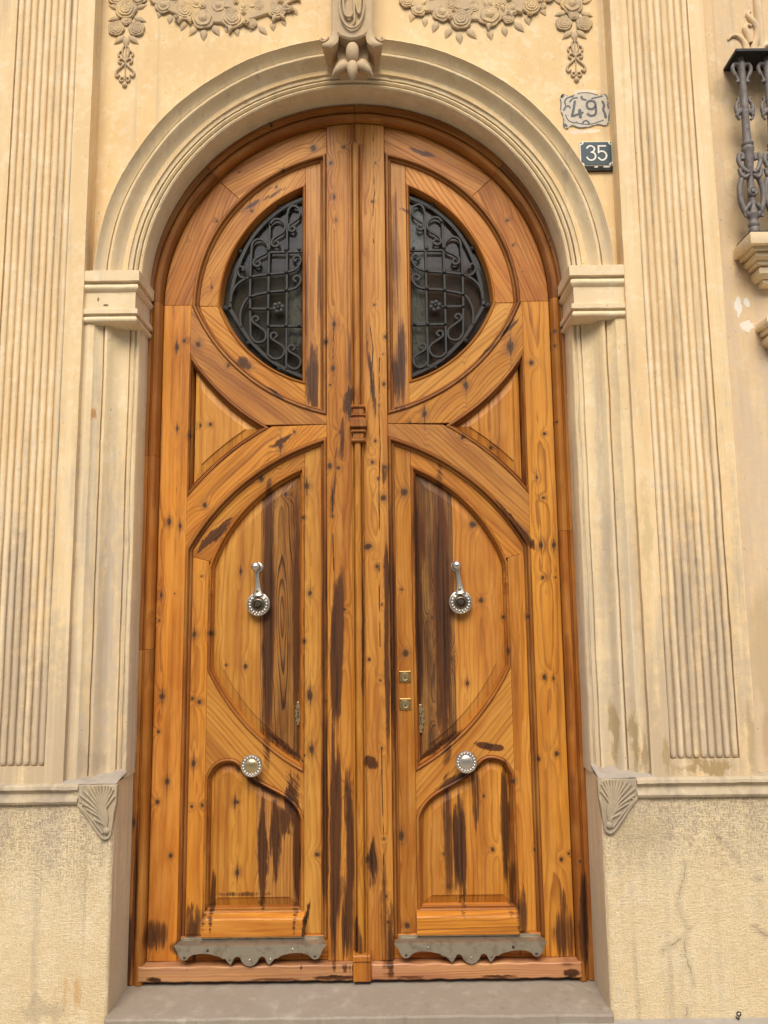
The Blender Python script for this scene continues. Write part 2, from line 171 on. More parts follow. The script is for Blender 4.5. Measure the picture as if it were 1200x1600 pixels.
# ---------------------------------------------------------------- wood
def wood_core():
    g = bpy.data.node_groups.new('pine_grain', 'ShaderNodeTree')
    I = g.interface
    for nm, ty, dv in [('Grain', 'NodeSocketVector', None), ('Knot', 'NodeSocketFloat', 9.0), ('Stain', 'NodeSocketFloat', 0.0),
                       ('Check', 'NodeSocketFloat', 1.0), ('Early', 'NodeSocketColor', None), ('Late', 'NodeSocketColor', None),
                       ('Deep', 'NodeSocketColor', None), ('Rings', 'NodeSocketFloat', 130.0), ('Contrast', 'NodeSocketFloat', 0.6)]:
        s = I.new_socket(nm, in_out='INPUT', socket_type=ty)
        if dv is not None: s.default_value = dv
    I.new_socket('Shader', in_out='OUTPUT', socket_type='NodeSocketShader')
    t = NT(g)
    gi = t.new('NodeGroupInput').outputs
    go = t.new('NodeGroupOutput')
    V = gi['Grain']
    u, v, w = t.xyz(V)
    sc = lambda a, b, c=1.0: t.vm('MULTIPLY', V, (a, b, c))
    n1 = t.m('SUBTRACT', t.noise(sc(5, 1.0), 1, 2), 0.5)
    n2 = t.m('SUBTRACT', t.noise(sc(0.01, 0.75, 1.37), 1, 1), 0.5)
    n3 = t.m('SUBTRACT', t.noise(sc(0.01, 0.35, 2.11), 1, 0), 0.5)
    nK = t.m('ADD', t.m('SUBTRACT', t.noise(sc(60, 38), 1, 3, 0.6), 0.5), t.m('MULTIPLY', t.m('SUBTRACT', t.noise(sc(130, 8, 1.7), 1, 2), 0.5), 1.1))
    K = t.m('ADD', gi['Knot'], t.m('MULTIPLY', nK, t.m('MULTIPLY_ADD', t.m('MINIMUM', gi['Knot'], 3.0), 0.75, 0.15)))
    kb = t.m('DIVIDE', 1.0, t.m('ADD', 1.0, t.m('POWER', t.m('MULTIPLY', gi['Knot'], 0.42), 2.4)))
    up = t.m('ADD', t.m('ADD', u, t.m('MULTIPLY', n1, 0.045)), t.m('MULTIPLY', n3, 0.10))
    h = t.m('MULTIPLY', n2, 0.17)
    r = t.m('SQRT', t.m('ADD', t.m('MULTIPLY', up, up), t.m('MULTIPLY_ADD', h, h, 0.00004)))
    r = t.m('ADD', r, t.m('MULTIPLY', kb, 0.03))
    wob = t.noise(sc(70, 7), 1, 3)
    ph = t.m('MULTIPLY_ADD', r, gi['Rings'], t.m('MULTIPLY', wob, 0.8))
    fr = t.m('FRACT', ph)
    late = t.m('MULTIPLY', t.sm(fr, 0.35, 0.90), t.sm(fr, 0.92, 1.0, 1.0, 0.0))
    # ring to ring variation
    lv = t.noise(t.comb(t.m('FLOOR', ph), w, 0.0), 0.9, 0)
    late = t.m('MULTIPLY', late, t.sm(lv, 0.28, 0.68, 0.15, 1.25))
    tone = t.sm(t.noise(sc(11, 0.6), 1, 4, 0.6), 0.36, 0.66)
    blot = t.sm(t.noise(sc(14, 4, 0.7), 1, 4, 0.6), 0.35, 0.75)
    fib = t.noise(sc(420, 9), 1, 2)
    col = t.mix(t.m('MULTIPLY', tone, 0.95), gi['Early'], gi['Deep'])
    col = t.mix(t.m('MULTIPLY', blot, 0.48), col, t.mix(0.5, gi['Early'], (0.76, 0.43, 0.105)))
    col = t.mix(t.m('MULTIPLY', late, gi['Contrast']), col, gi['Late'])
    col = t.mix(t.sm(fib, 0.2, 0.8, 0.22, 0.0), col, t.mix(0.5, gi['Late'], (0.10, 0.035, 0.01)))
    stk = t.noise(sc(38, 1.3, 1.9), 1, 3, 0.55)
    col = t.mix(t.sm(stk, 0.50, 0.72, 0.0, 0.50), col, t.mix(0.4, gi['Late'], (0.20, 0.062, 0.012)))
    col = t.mix(t.sm(stk, 0.50, 0.28, 0.0, 0.30), col, t.mix(0.5, gi['Early'], (0.66, 0.33, 0.09)))
    # dark resin flecks along the grain
    fl = t.sm(t.noise(sc(130, 3.2, 3.0), 1, 2, 0.6), 0.66, 0.76)
    col = t.mix(t.m('MULTIPLY', fl, 0.42), col, (0.13, 0.045, 0.014))
    # knots
    halo = t.sm(K, 0.8, 2.6, 1.0, 0.0)
    core = t.sm(K, 0.62, 1.05, 1.0, 0.0)
    kr = t.m('FRACT', t.m('MULTIPLY', K, 3.4))
    col = t.mix(t.m('MULTIPLY', halo, 0.50), col, (0.20, 0.080, 0.022))
    kcol = t.mix(t.sm(kr, 0.3, 0.9), (0.055, 0.026, 0.012), (0.11, 0.05, 0.022))
    kcol = t.mix(t.sm(K, 0.1, 0.45, 0.8, 0.0), kcol, (0.016, 0.010, 0.007))
    col = t.mix(t.m('MULTIPLY', core, 0.95), col, kcol)
    # streak stains
    sn = t.noise(sc(120, 1.7, 2.3), 1, 4, 0.62)
    sn2 = t.noise(sc(26, 7.0, 1.3), 1, 3, 0.6)
    S = gi['Stain']
    sx = t.m('ADD', t.m('MULTIPLY', S, 1.05), t.m('ADD', t.m('MULTIPLY', t.m('SUBTRACT', sn, 0.5), 1.9), t.m('MULTIPLY', t.m('SUBTRACT', sn2, 0.5), 0.7)))
    sm_ = t.m('MULTIPLY', t.sm(sx, 0.16, 0.66), t.sm(S, 0.0, 0.30))
    scol = t.mix(t.sm(sn, 0.36, 0.60), (0.014, 0.007, 0.004), (0.085, 0.029, 0.008))
    hal = t.m('MULTIPLY', t.sm(sx, 0.02, 0.40), t.sm(S, 0.0, 0.35))
    col = t.mix(t.m('MULTIPLY', hal, 0.66), col, t.mix(t.sm(sn2, 0.35, 0.65), (0.115, 0.036, 0.010), (0.20, 0.072, 0.016)))
    col = t.mix(t.m('MULTIPLY', sm_, 0.95), col, scol)
    # drying checks
    cw = t.m('SUBTRACT', t.noise(sc(60, 16), 1, 2), 0.5)
    cd = t.m('ADD', gi['Check'], t.m('MULTIPLY', cw, 0.003))
    ck = t.m('MULTIPLY', t.sm(cd, 0.0008, 0.0030, 1.0, 0.0), t.sm(t.noise(sc(0.2, 11), 1, 2), 0.38, 0.52))
    col = t.mix(ck, col, (0.012, 0.008, 0.006))
    b = t.new('ShaderNodeBsdfPrincipled')
    t.put(b.inputs['Base Color'], col)
    t.put(b.inputs['Roughness'], t.m('MULTIPLY_ADD', sn2, 0.22, t.m('MULTIPLY_ADD', late, 0.1, 0.36)))
    b.inputs['Specular IOR Level'].default_value = 0.30
    hgt = t.m('ADD', t.m('MULTIPLY', fib, 0.5), t.m('MULTIPLY', t.noise(sc(110, 2.6, 3.0), 1, 2), 0.9))
    hgt = t.m('ADD', hgt, t.m('MULTIPLY', t.noise(sc(12, 3), 1, 1), 1.3))
    bp = t.new('ShaderNodeBump')
    bp.inputs['Strength'].default_value = 0.35
    bp.inputs['Distance'].default_value = 0.0016
    t.put(bp.inputs['Height'], hgt)
    t.l.new(bp.outputs[0], b.inputs['Normal'])
    t.l.new(b.outputs[0], go.inputs[0])
    return g
WOOD = wood_core()
TONES = {  # early, late, deep, rings per metre, contrast
    'pine':  ((0.58, 0.236, 0.026), (0.20, 0.054, 0.008), (0.37, 0.120, 0.013), 64, 0.55),
    'light': ((0.61, 0.280, 0.044), (0.25, 0.078, 0.012), (0.43, 0.160, 0.023), 58, 0.52),
    'amber': ((0.50, 0.180, 0.018), (0.16, 0.040, 0.006), (0.30, 0.088, 0.009), 70, 0.52),
    'red':   ((0.41, 0.138, 0.016), (0.14, 0.036, 0.006), (0.235, 0.068, 0.009), 70, 0.46),
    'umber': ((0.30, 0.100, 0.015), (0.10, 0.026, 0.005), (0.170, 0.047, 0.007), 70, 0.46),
    'grey':  ((0.49, 0.205, 0.036), (0.18, 0.062, 0.017), (0.31, 0.118, 0.028), 74, 0.56),
    'dark':  ((0.31, 0.112, 0.020), (0.020, 0.008, 0.004), (0.060, 0.020, 0.008), 150, 1.0),
    'sooty': ((0.33, 0.138, 0.030), (0.026, 0.013, 0.008), (0.075, 0.032, 0.013), 160, 0.95),
    'pinky': ((0.55, 0.285, 0.140), (0.28, 0.105, 0.045), (0.44, 0.205, 0.095), 90, 0.5),
    'shutter': ((0.24, 0.085, 0.055), (0.15, 0.052, 0.034), (0.20, 0.070, 0.046), 60, 0.4),
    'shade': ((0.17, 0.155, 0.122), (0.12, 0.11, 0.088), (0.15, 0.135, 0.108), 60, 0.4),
}
_wc = {}
def wood(tone, bbox=None, checks=False):
    kn, st, ck = [], [], []
    if bbox:
        x0, x1, z0, z1 = bbox
        for x, z, rr in KNOTS:
            if x0-0.03 < x < x1+0.03 and z0-0.04 < z < z1+0.04:
                hq = (x*977+z*331) % 1.0; hr = (x*577+z*731) % 1.0
                kn.append((x, z, rr*(0.80+0.75*hr), rr*(1.05+0.9*hq*hq)*(0.8+0.6*hr)))
                if hq > 0.72 and rr > 0.004: kn.append((x+rr*(hr-0.5)*0.4, z, rr*0.36, rr*(2.8+2.8*hr)))
        for s in STAINS:
            if x0-0.06 < s[0] < x1+0.06 and z0-s[3] < s[1] < z1+s[3]:
                st.append(s)
        if checks:
            ck = [c for c in CHECKS if x0 < c[0][0] < x1]
    key = tone if not (kn or st or ck) else None
    if key and key in _wc:
        return _wc[key]
    m, t, b = newmat('oiled_pine_' + tone)
    t.n.remove(b)
    out = t.n['Material Output']
    g = t.new('ShaderNodeGroup')
    g.node_tree = WOOD
    e, la, dp, rg, ct = TONES[tone]
    if not key:
        f = 1+random.uniform(-0.20, 0.14); h = 1+random.uniform(-0.07, 0.06)
        e, dp = [(c[0]*f, c[1]*f*h, c[2]*f*h) for c in (e, dp)]
        rg *= random.uniform(0.75, 1.25)
    t.put(g.inputs['Early'], e); t.put(g.inputs['Late'], la); t.put(g.inputs['Deep'], dp)
    g.inputs['Rings'].default_value = rg
    g.inputs['Contrast'].default_value = ct
    t.put(g.inputs['Grain'], t.attr('gv'))
    if kn or st or ck:
        wp = t.attr('wp')
        if kn: t.put(g.inputs['Knot'], knot_min(t, wp, kn))
        if st:
            wn_ = t.new('ShaderNodeTexNoise'); t.put(wn_.inputs['Vector'], t.vm('MULTIPLY', wp, (34, 34, 7))); wn_.inputs['Scale'].default_value = 1; wn_.inputs['Detail'].default_value = 4
            wn_.inputs['Roughness'].default_value = 0.65
            ws = t.vm('ADD', wp, t.vm('MULTIPLY', t.vm('SUBTRACT', wn_.outputs['Color'], (0.5, 0.5, 0.5)), (0.020, 0.0, 0.34)))
            wl = t.vm('ADD', wp, t.vm('MULTIPLY', t.vm('SUBTRACT', wn_.outputs['Color'], (0.5, 0.5, 0.5)), (0.045, 0.0, 0.018)))
            tall = [q for q in st if q[3] > q[2]*2.2 and abs(q[4]) < 0.4]
            flat = [q for q in st if q not in tall]
            sa = stain_max(t, ws, tall) if tall else None
            sb = stain_max(t, wl, flat) if flat else None
            t.put(g.inputs['Stain'], t.m('MAXIMUM', sa, sb) if tall and flat else (sa if tall else sb))
        if ck: t.put(g.inputs['Check'], line_min(t, wp, ck))
    t.l.new(g.outputs[0], out.inputs[0])
    if key: _wc[key] = m
    return m

# ---------------------------------------------------------------- stone, plaster, metal
def stone(name, base, light, tan, grey, grime_z=(0.0, 1.0), grime=0.5, bump=0.4, fine=120.0, hammer=False, cracks=None,
          stains=(), patches=(), streak=0.0, rough=0.85):
    m, t, b = newmat(name)
    P = t.attr('wp')
    x, y, z = t.xyz(P)
    n_big = t.noise(P, 2.3, 4, 0.6)
    n_mid = t.noise(P, 9.0, 5, 0.62)
    n_str = t.noise(t.vm('MULTIPLY', P, (16, 16, 1.6)), 1, 4, 0.6)
    n_fin = t.noise(P, fine, 4, 0.65)
    n_pit = t.noise(P, 70, 2, 0.5)
    n_flk = t.noise(P, 26.0, 4, 0.68)
    n_soft = t.noise(t.vm('MULTIPLY', P, (1.0, 1.0, 0.45)), 5.0, 4, 0.68)
    col = t.mix(t.m('MULTIPLY', t.sm(n_soft, 0.36, 0.66), 0.75), base, tan)
    col = t.mix(t.m('MULTIPLY', t.sm(t.m('MULTIPLY_ADD', n_flk, 0.7, t.m('MULTIPLY', n_mid, 0.5)), 0.60, 0.72), 0.42), col, light)
    # thin drips running down
    drp = t.sm(t.noise(t.vm('MULTIPLY', P, (55, 55, 1.1)), 1, 4, 0.6), 0.58, 0.72)
    col = t.mix(t.m('MULTIPLY', drp, 0.22), col, tuple(c*0.72 for c in tan))
    # worn grey weathering that grows towards the ground, broken up by noise
    gz = t.sm(z, grime_z[0], grime_z[1], 1.0, 0.0)
    gm = t.m('ADD', t.m('MULTIPLY', gz, 0.72), t.m('ADD', t.m('MULTIPLY', t.m('SUBTRACT', n_str, 0.5), 1.9), t.m('MULTIPLY', t.m('SUBTRACT', n_flk, 0.5), 1.0)))
    gmask = t.m('MULTIPLY', t.sm(gm, 0.08, 0.66), grime)
    col = t.mix(gmask, col, grey)
    if streak:
        sk = t.sm(t.noise(t.vm('MULTIPLY', P, (30, 30, 0.8)), 1, 3, 0.55), 0.45, 0.7)
        col = t.mix(t.m('MULTIPLY', sk, streak), col, light)
    # long rain streaks of uneven strength
    rs = t.m('MULTIPLY', t.sm(t.noise(t.vm('MULTIPLY', P, (24, 24, 0.55)), 1, 3, 0.6), 0.54, 0.72), t.sm(t.noise(P, 1.7, 2), 0.42, 0.62))
    col = t.mix(t.m('MULTIPLY', rs, 0.5), col, tuple(c*0.80 for c in grey))
    # pits and specks
    pm = t.sm(n_pit, 0.71, 0.76)
    col = t.mix(t.m('MULTIPLY', pm, 0.5), col, tuple(c*0.42 for c in tan))
    hg = t.m('ADD', t.m('MULTIPLY', n_fin, 0.5), t.m('MULTIPLY', n_mid, 1.6))
    hg = t.m('SUBTRACT', hg, t.m('MULTIPLY', pm, 0.7))
    if hammer:
        hx = t.noise(t.vm('MULTIPLY', P, (230, 230, 45)), 1, 2, 0.6)
        hz = t.noise(t.vm('MULTIPLY', P, (45, 45, 230)), 1, 2, 0.6)
        hb = t.noise(P, 170, 3, 0.65)
        hm = t.m('ADD', t.m('MAXIMUM', hx, hz), t.m('MULTIPLY', hb, 0.8))
        hg = t.m('MULTIPLY_ADD', hm, 2.2, hg)
        lo = t.sm(hm, 0.78, 1.08, 1.0, 0.0)
        up = t.sm(t.m('ADD', z, t.m('MULTIPLY', t.m('SUBTRACT', n_big, 0.5), 0.5)), 0.45, 0.75, 0.18, 0.62)
        col = t.mix(t.m('MULTIPLY', lo, up), col, tuple(c*0.42 for c in grey))
    if stains:
        wn_ = t.new('ShaderNodeTexNoise'); t.put(wn_.inputs['Vector'], t.vm('MULTIPLY', P, (26, 26, 11))); wn_.inputs['Scale'].default_value = 1; wn_.inputs['Detail'].default_value = 5
        wn_.inputs['Roughness'].default_value = 0.7
        PS = t.vm('ADD', P, t.vm('MULTIPLY', t.vm('SUBTRACT', wn_.outputs['Color'], (0.5, 0.5, 0.5)), (0.07, 0.0, 0.22)))
    for (sx, sz, rx, rz, s, cc) in stains:
        q = t.vm('MULTIPLY_ADD', PS, (1/rx, 0, 1/rz), (-sx/rx, 0, -sz/rz))
        e = t.m('SUBTRACT', 1.0, t.vm('LENGTH', q), clamp=True)
        e = t.m('ADD', e, t.m('ADD', t.m('MULTIPLY', t.m('SUBTRACT', n_mid, 0.5), 1.0), t.m('MULTIPLY', t.m('SUBTRACT', n_str, 0.5), 0.8)))
        col = t.mix(t.m('MULTIPLY', t.m('MULTIPLY', t.sm(e, 0.10, 0.60), t.sm(t.vm('LENGTH', q), 0.65, 1.15, 1.0, 0.0)), s), col, cc)
    for (sx, sz, rx, rz, s, cc) in patches:
        q = t.vm('MULTIPLY_ADD', P, (1/rx, 0, 1/rz), (-sx/rx, 0, -sz/rz))
        e = t.m('ADD', t.vm('LENGTH', q), t.m('MULTIPLY', t.m('SUBTRACT', t.noise(P, 40, 4, 0.6), 0.5), 1.8))
        pmk = t.sm(e, 0.75, 0.95, 1.0, 0.0)
        col = t.mix(t.m('MULTIPLY', pmk, s), col, cc)
    if cracks:
        wv = t.new('ShaderNodeTexNoise'); t.put(wv.inputs['Vector'], P); wv.inputs['Scale'].default_value = 38; wv.inputs['Detail'].default_value = 4
        Pw = t.vm('ADD', P, t.vm('MULTIPLY', t.vm('SUBTRACT', wv.outputs['Color'], (0.5, 0.5, 0.5)), (0.022, 0.0, 0.022)))
        d = line_min(t, Pw, cracks)
        nb = t.sm(t.noise(P, 21, 2), 0.36, 0.55)
        halo = t.sm(d, 0.0, 0.022, 1.0, 0.0)
        col = t.mix(t.m('MULTIPLY', halo, 0.32), col, tuple(c*0.62 for c in grey))
        ck = t.m('MULTIPLY', t.sm(d, 0.0006, 0.0026, 1.0, 0.0), nb)
        col = t.mix(t.m('MULTIPLY', ck, 0.62), col, (0.20, 0.13, 0.065))
    t.put(b.inputs['Base Color'], col)
    b.inputs['Roughness'].default_value = rough
    b.inputs['Specular IOR Level'].default_value = 0.2
    bp = t.new('ShaderNodeBump')
    bp.inputs['Strength'].default_value = bump
    bp.inputs['Distance'].default_value = 0.003
    t.put(bp.inputs['Height'], hg)
    t.l.new(bp.outputs[0], b.inputs['Normal'])
    return m

CREAM, PALE, OCHRE, MAUVE = (0.73, 0.55, 0.30), (0.81, 0.68, 0.46), (0.675, 0.465, 0.225), (0.53, 0.44, 0.335)
OLIVE = (0.36, 0.265, 0.13)
WHITE = (0.76, 0.72, 0.63)
m_wall = stone('cream_plaster', CREAM, PALE, OCHRE, MAUVE, (0.9, 2.2), 0.35, 0.3, patches=[(0.905, 3.408, 0.050, 0.010, 0.7, (0.74, 0.62, 0.55)), (0.962, 3.412, 0.035, 0.009, 0.7, (0.80, 0.72, 0.58)), (0.938, 3.585, 0.07, 0.010, 0.6, (0.80, 0.68, 0.56))], stains=[(-0.62, 3.75, 0.5, 0.12, 0.35, (0.62, 0.43, 0.21)), (0.9, 3.50, 0.16, 0.14, 0.45, (0.66, 0.46, 0.22))])
m_wallr = stone('mottled_plaster', (0.68, 0.52, 0.31), (0.78, 0.66, 0.45), (0.64, 0.46, 0.26), (0.54, 0.43, 0.31), (0.6, 4.4), 0.7, 0.4,
                patches=[(1.50, 2.665, 0.017, 0.045, 1, WHITE), (1.535, 2.68, 0.013, 0.022, 1, WHITE), (1.53, 2.585, 0.032, 0.024, 0.9, WHITE)],
                stains=[(1.50, 1.35, 0.08, 0.35, 0.6, (0.44, 0.33, 0.18)), (1.52, 1.0, 0.09, 0.14, 0.65, (0.42, 0.30, 0.18)), (1.49, 3.60, 0.05, 0.10, 0.5, (0.36, 0.29, 0.17)), (1.52, 2.84, 0.05, 0.08, 0.6, (0.36, 0.27, 0.18))])
m_pil = stone('pilaster_plaster', (0.735, 0.56, 0.315), (0.81, 0.69, 0.475), (0.685, 0.49, 0.255), (0.47, 0.37, 0.245), (0.7, 2.5), 0.9, 0.45, streak=0.35,
              stains=[(1.225, 0.938, 0.15, 0.035, 1.0, (0.37, 0.265, 0.13)), (1.065, 1.75, 0.03, 0.30, 0.55, (0.50, 0.385, 0.21)), (1.09, 0.98, 0.02, 0.10, 0.8, OLIVE), (1.39, 1.05, 0.03, 0.18, 0.5, OLIVE)])
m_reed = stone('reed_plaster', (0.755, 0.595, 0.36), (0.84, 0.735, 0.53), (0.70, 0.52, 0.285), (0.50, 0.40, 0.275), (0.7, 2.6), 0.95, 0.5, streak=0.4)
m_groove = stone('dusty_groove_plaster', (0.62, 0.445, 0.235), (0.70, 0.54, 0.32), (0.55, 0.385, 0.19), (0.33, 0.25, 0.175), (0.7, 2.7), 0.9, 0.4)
m_jamb = stone('jamb_stone', (0.72, 0.57, 0.34), (0.81, 0.71, 0.50), (0.67, 0.50, 0.27), (0.50, 0.405, 0.285), (0.6, 2.8), 0.8, 0.4, streak=0.4,
               stains=[(0.93, 1.06, 0.022, 0.16, 0.85, OLIVE), (0.99, 1.03, 0.022, 0.17, 0.85, OLIVE), (1.02, 1.0, 0.02, 0.12, 0.8, (0.33, 0.25, 0.13)), (-0.99, 2.25, 0.010, 0.035, 0.9, (0.50, 0.26, 0.10)), (-0.925, 1.6, 0.016, 0.9, 0.5, (0.46, 0.38, 0.30)), (0.925, 2.0, 0.016, 0.7, 0.45, (0.48, 0.40, 0.31)),
                       (-0.95, 0.98, 0.08, 0.07, 0.6, (0.42, 0.33, 0.22))])
m_arch = stone('arch_stone', (0.715, 0.57, 0.345), (0.80, 0.69, 0.47), (0.65, 0.50, 0.28), (0.50, 0.42, 0.32), (2.2, 3.3), 0.5, 0.35)
m_imp = stone('impost_stone', (0.735, 0.60, 0.385), (0.81, 0.71, 0.51), (0.69, 0.54, 0.32), (0.55, 0.46, 0.35), (2.0, 2.8), 0.4, 0.4, patches=[(-0.985, 2.695, 0.005, 0.011, 0.9, (0.12, 0.08, 0.05)), (-0.955, 2.672, 0.010, 0.005, 0.9, (0.12, 0.08, 0.05))])
m_orn = stone('ornament_plaster', (0.63, 0.46, 0.235), (0.72, 0.57, 0.33), (0.54, 0.38, 0.185), (0.42, 0.325, 0.22), (3.6, 4.4), 0.7, 0.35)
CR_R = [[(1.128, 0.621), (1.13, 0.597), (1.111, 0.544), (1.099, 0.503), (1.101, 0.467), (1.116, 0.432), (1.13, 0.409), (1.116, 0.374), (1.111, 0.339), (1.12, 0.293), (1.128, 0.27), (1.134, 0.229)],
        [(1.1, 0.374), (1.075, 0.357), (1.043, 0.346), (1.036, 0.334)], [(1.238, 0.721), (1.27, 0.685), (1.305, 0.643), (1.322, 0.613)],
        [(1.348, 0.412), (1.374, 0.394), (1.395, 0.382)], [(1.108, 0.155), (1.104, 0.133)], [(1.369, 0.568), (1.39, 0.566)]]
m_plin = stone('bush_hammered_limestone', (0.73, 0.605, 0.385), (0.80, 0.695, 0.49), (0.67, 0.525, 0.305), (0.50, 0.41, 0.295), (1.0, 0.45), 0.6, 0.6, 90, True, CR_R,
               stains=[(-0.95, 0.24, 0.022, 0.10, 0.75, (0.56, 0.34, 0.14)), (-0.99, 0.22, 0.014, 0.08, 0.6, (0.58, 0.36, 0.16)), (-1.07, 0.17, 0.12, 0.06, 0.55, (0.42, 0.34, 0.23)), (0.98, 0.72, 0.14, 0.10, 0.45, (0.44, 0.36, 0.22))])
m_cap = stone('plinth_cap_stone', (0.48, 0.40, 0.275), (0.63, 0.54, 0.385), (0.42, 0.335, 0.215), (0.30, 0.25, 0.185), (0.5, 1.2), 0.85, 0.6, 90)
m_carve = stone('weathered_carving', (0.47, 0.39, 0.27), (0.60, 0.515, 0.37), (0.40, 0.32, 0.205), (0.30, 0.25, 0.185), (0.5, 1.2), 0.8, 0.6, 90)
m_rev = stone('reveal_stone', (0.74, 0.61, 0.40), (0.80, 0.68, 0.48), (0.67, 0.53, 0.32), (0.54, 0.45, 0.31), (0.0, 1.2), 0.6, 0.5, 90)
m_step = stone('grey_step_stone', (0.39, 0.345, 0.285), (0.55, 0.49, 0.40), (0.32, 0.27, 0.21), (0.25, 0.21, 0.165), (0.1, 0.4), 0.7, 0.5, 90, rough=0.75,
               stains=[(-0.78, -0.0, 0.01, 0.01, 0.0, (0.2, 0.15, 0.1))])
m_pave = stone('pavement_stone', (0.44, 0.41, 0.36), (0.52, 0.48, 0.43), (0.38, 0.34, 0.29), (0.3, 0.27, 0.23), (0.1, 0.4), 0.5, 0.5, 90)
m_mortar = stone('rough_mortar', (0.38, 0.335, 0.28), (0.47, 0.42, 0.35), (0.33, 0.285, 0.23), (0.27, 0.235, 0.20), (0.5, 1.2), 0.5, 1.0, 60)

def metal(name, col, rough, metallic=1.0, dirt=(0.1, 0.09, 0.08), da=0.3, sc=40, bmp=0.2):
    m, t, b = newmat(name)
    P = t.attr('wp')
    n = t.noise(P, sc, 4, 0.6)
    t.put(b.inputs['Base Color'], t.mix(t.m('MULTIPLY', t.sm(n, 0.45, 0.72), da), col, dirt))
    t.put(b.inputs['Roughness'], t.m('MULTIPLY_ADD', n, 0.35, rough-0.12))
    b.inputs['Metallic'].default_value = metallic
    bp = t.new('ShaderNodeBump')
    bp.inputs['Strength'].default_value = bmp; bp.inputs['Distance'].default_value = 0.001
    t.put(bp.inputs['Height'], n)
    t.l.new(bp.outputs[0], b.inputs['Normal'])
    return m
m_iron = metal('black_iron', (0.014, 0.014, 0.013), 0.55, 0.0, (0.030, 0.027, 0.022), 0.5)
m_cast = metal('grey_cast_iron', (0.165, 0.145, 0.13), 0.6, 0.1, (0.085, 0.07, 0.058), 0.8, 60)
m_lace = metal('net_curtain', (0.80, 0.80, 0.76), 0.9, 0.0, (0.20, 0.20, 0.18), 0.9, 45)
m_chrome = metal('nickel', (0.66, 0.62, 0.55), 0.30, 1.0, (0.36, 0.33, 0.27), 0.25, 140, 0.0)
m_boss = metal('dark_boss', (0.14, 0.11, 0.08), 0.35, 0.9, (0.05, 0.04, 0.03), 0.5, 120)
m_brass = metal('old_brass', (0.52, 0.36, 0.14), 0.35, 1.0, (0.16, 0.10, 0.04), 0.5, 120)
m_brassl = metal('pale_brass', (0.66, 0.55, 0.30), 0.3, 1.0, (0.25, 0.18, 0.08), 0.4, 120)
m_zinc = metal('dull_zinc', (0.41, 0.375, 0.295), 0.38, 0.8, (0.20, 0.165, 0.115), 0.6, 30)
m_hole = metal('dark_hole', (0.012, 0.010, 0.008), 0.8, 0.0)
m_plate = metal('dark_teal_enamel', (0.010, 0.038, 0.048), 0.35, 0.0, (0.015, 0.045, 0.05), 0.4, 60)
m_enam = metal('white_enamel', (0.74, 0.72, 0.64), 0.4, 0.0, (0.5, 0.46, 0.36), 0.2, 60)
m_tileg = metal('worn_grey_tile', (0.52, 0.46, 0.355), 0.6, 0.0, (0.40, 0.355, 0.28), 0.7, 50)
m_tileb = metal('faded_slate_paint', (0.075, 0.085, 0.098), 0.6, 0.0, (0.22, 0.205, 0.18), 0.45, 70)

def glass_mat():
    m, t, b = newmat('dusty_glass')
    t.n.remove(b)
    tr = t.new('ShaderNodeBsdfTransparent'); tr.inputs[0].default_value = (0.72, 0.73, 0.70, 1)
    gl = t.new('ShaderNodeBsdfGlossy'); gl.inputs['Roughness'].default_value = 0.06; gl.inputs[0].default_value = (0.9, 0.9, 0.9, 1)
    fr = t.new('ShaderNodeFresnel'); fr.inputs[0].default_value = 1.45
    mx = t.new('ShaderNodeMixShader')
    t.l.new(fr.outputs[0], mx.inputs[0]); t.l.new(tr.outputs[0], mx.inputs[1]); t.l.new(gl.outputs[0], mx.inputs[2])
    df = t.new('ShaderNodeBsdfDiffuse'); df.inputs[0].default_value = (0.34, 0.30, 0.25, 1)
    m2 = t.new('ShaderNodeMixShader')
    t.put(m2.inputs[0], t.sm(t.noise(t.attr('wp'), 14, 4, 0.6), 0.3, 0.75, 0.02, 0.07))
    t.l.new(mx.outputs[0], m2.inputs[1]); t.l.new(df.outputs[0], m2.inputs[2])
    t.l.new(m2.outputs[0], t.n['Material Output'].inputs[0])
    return m
m_glass = glass_mat()

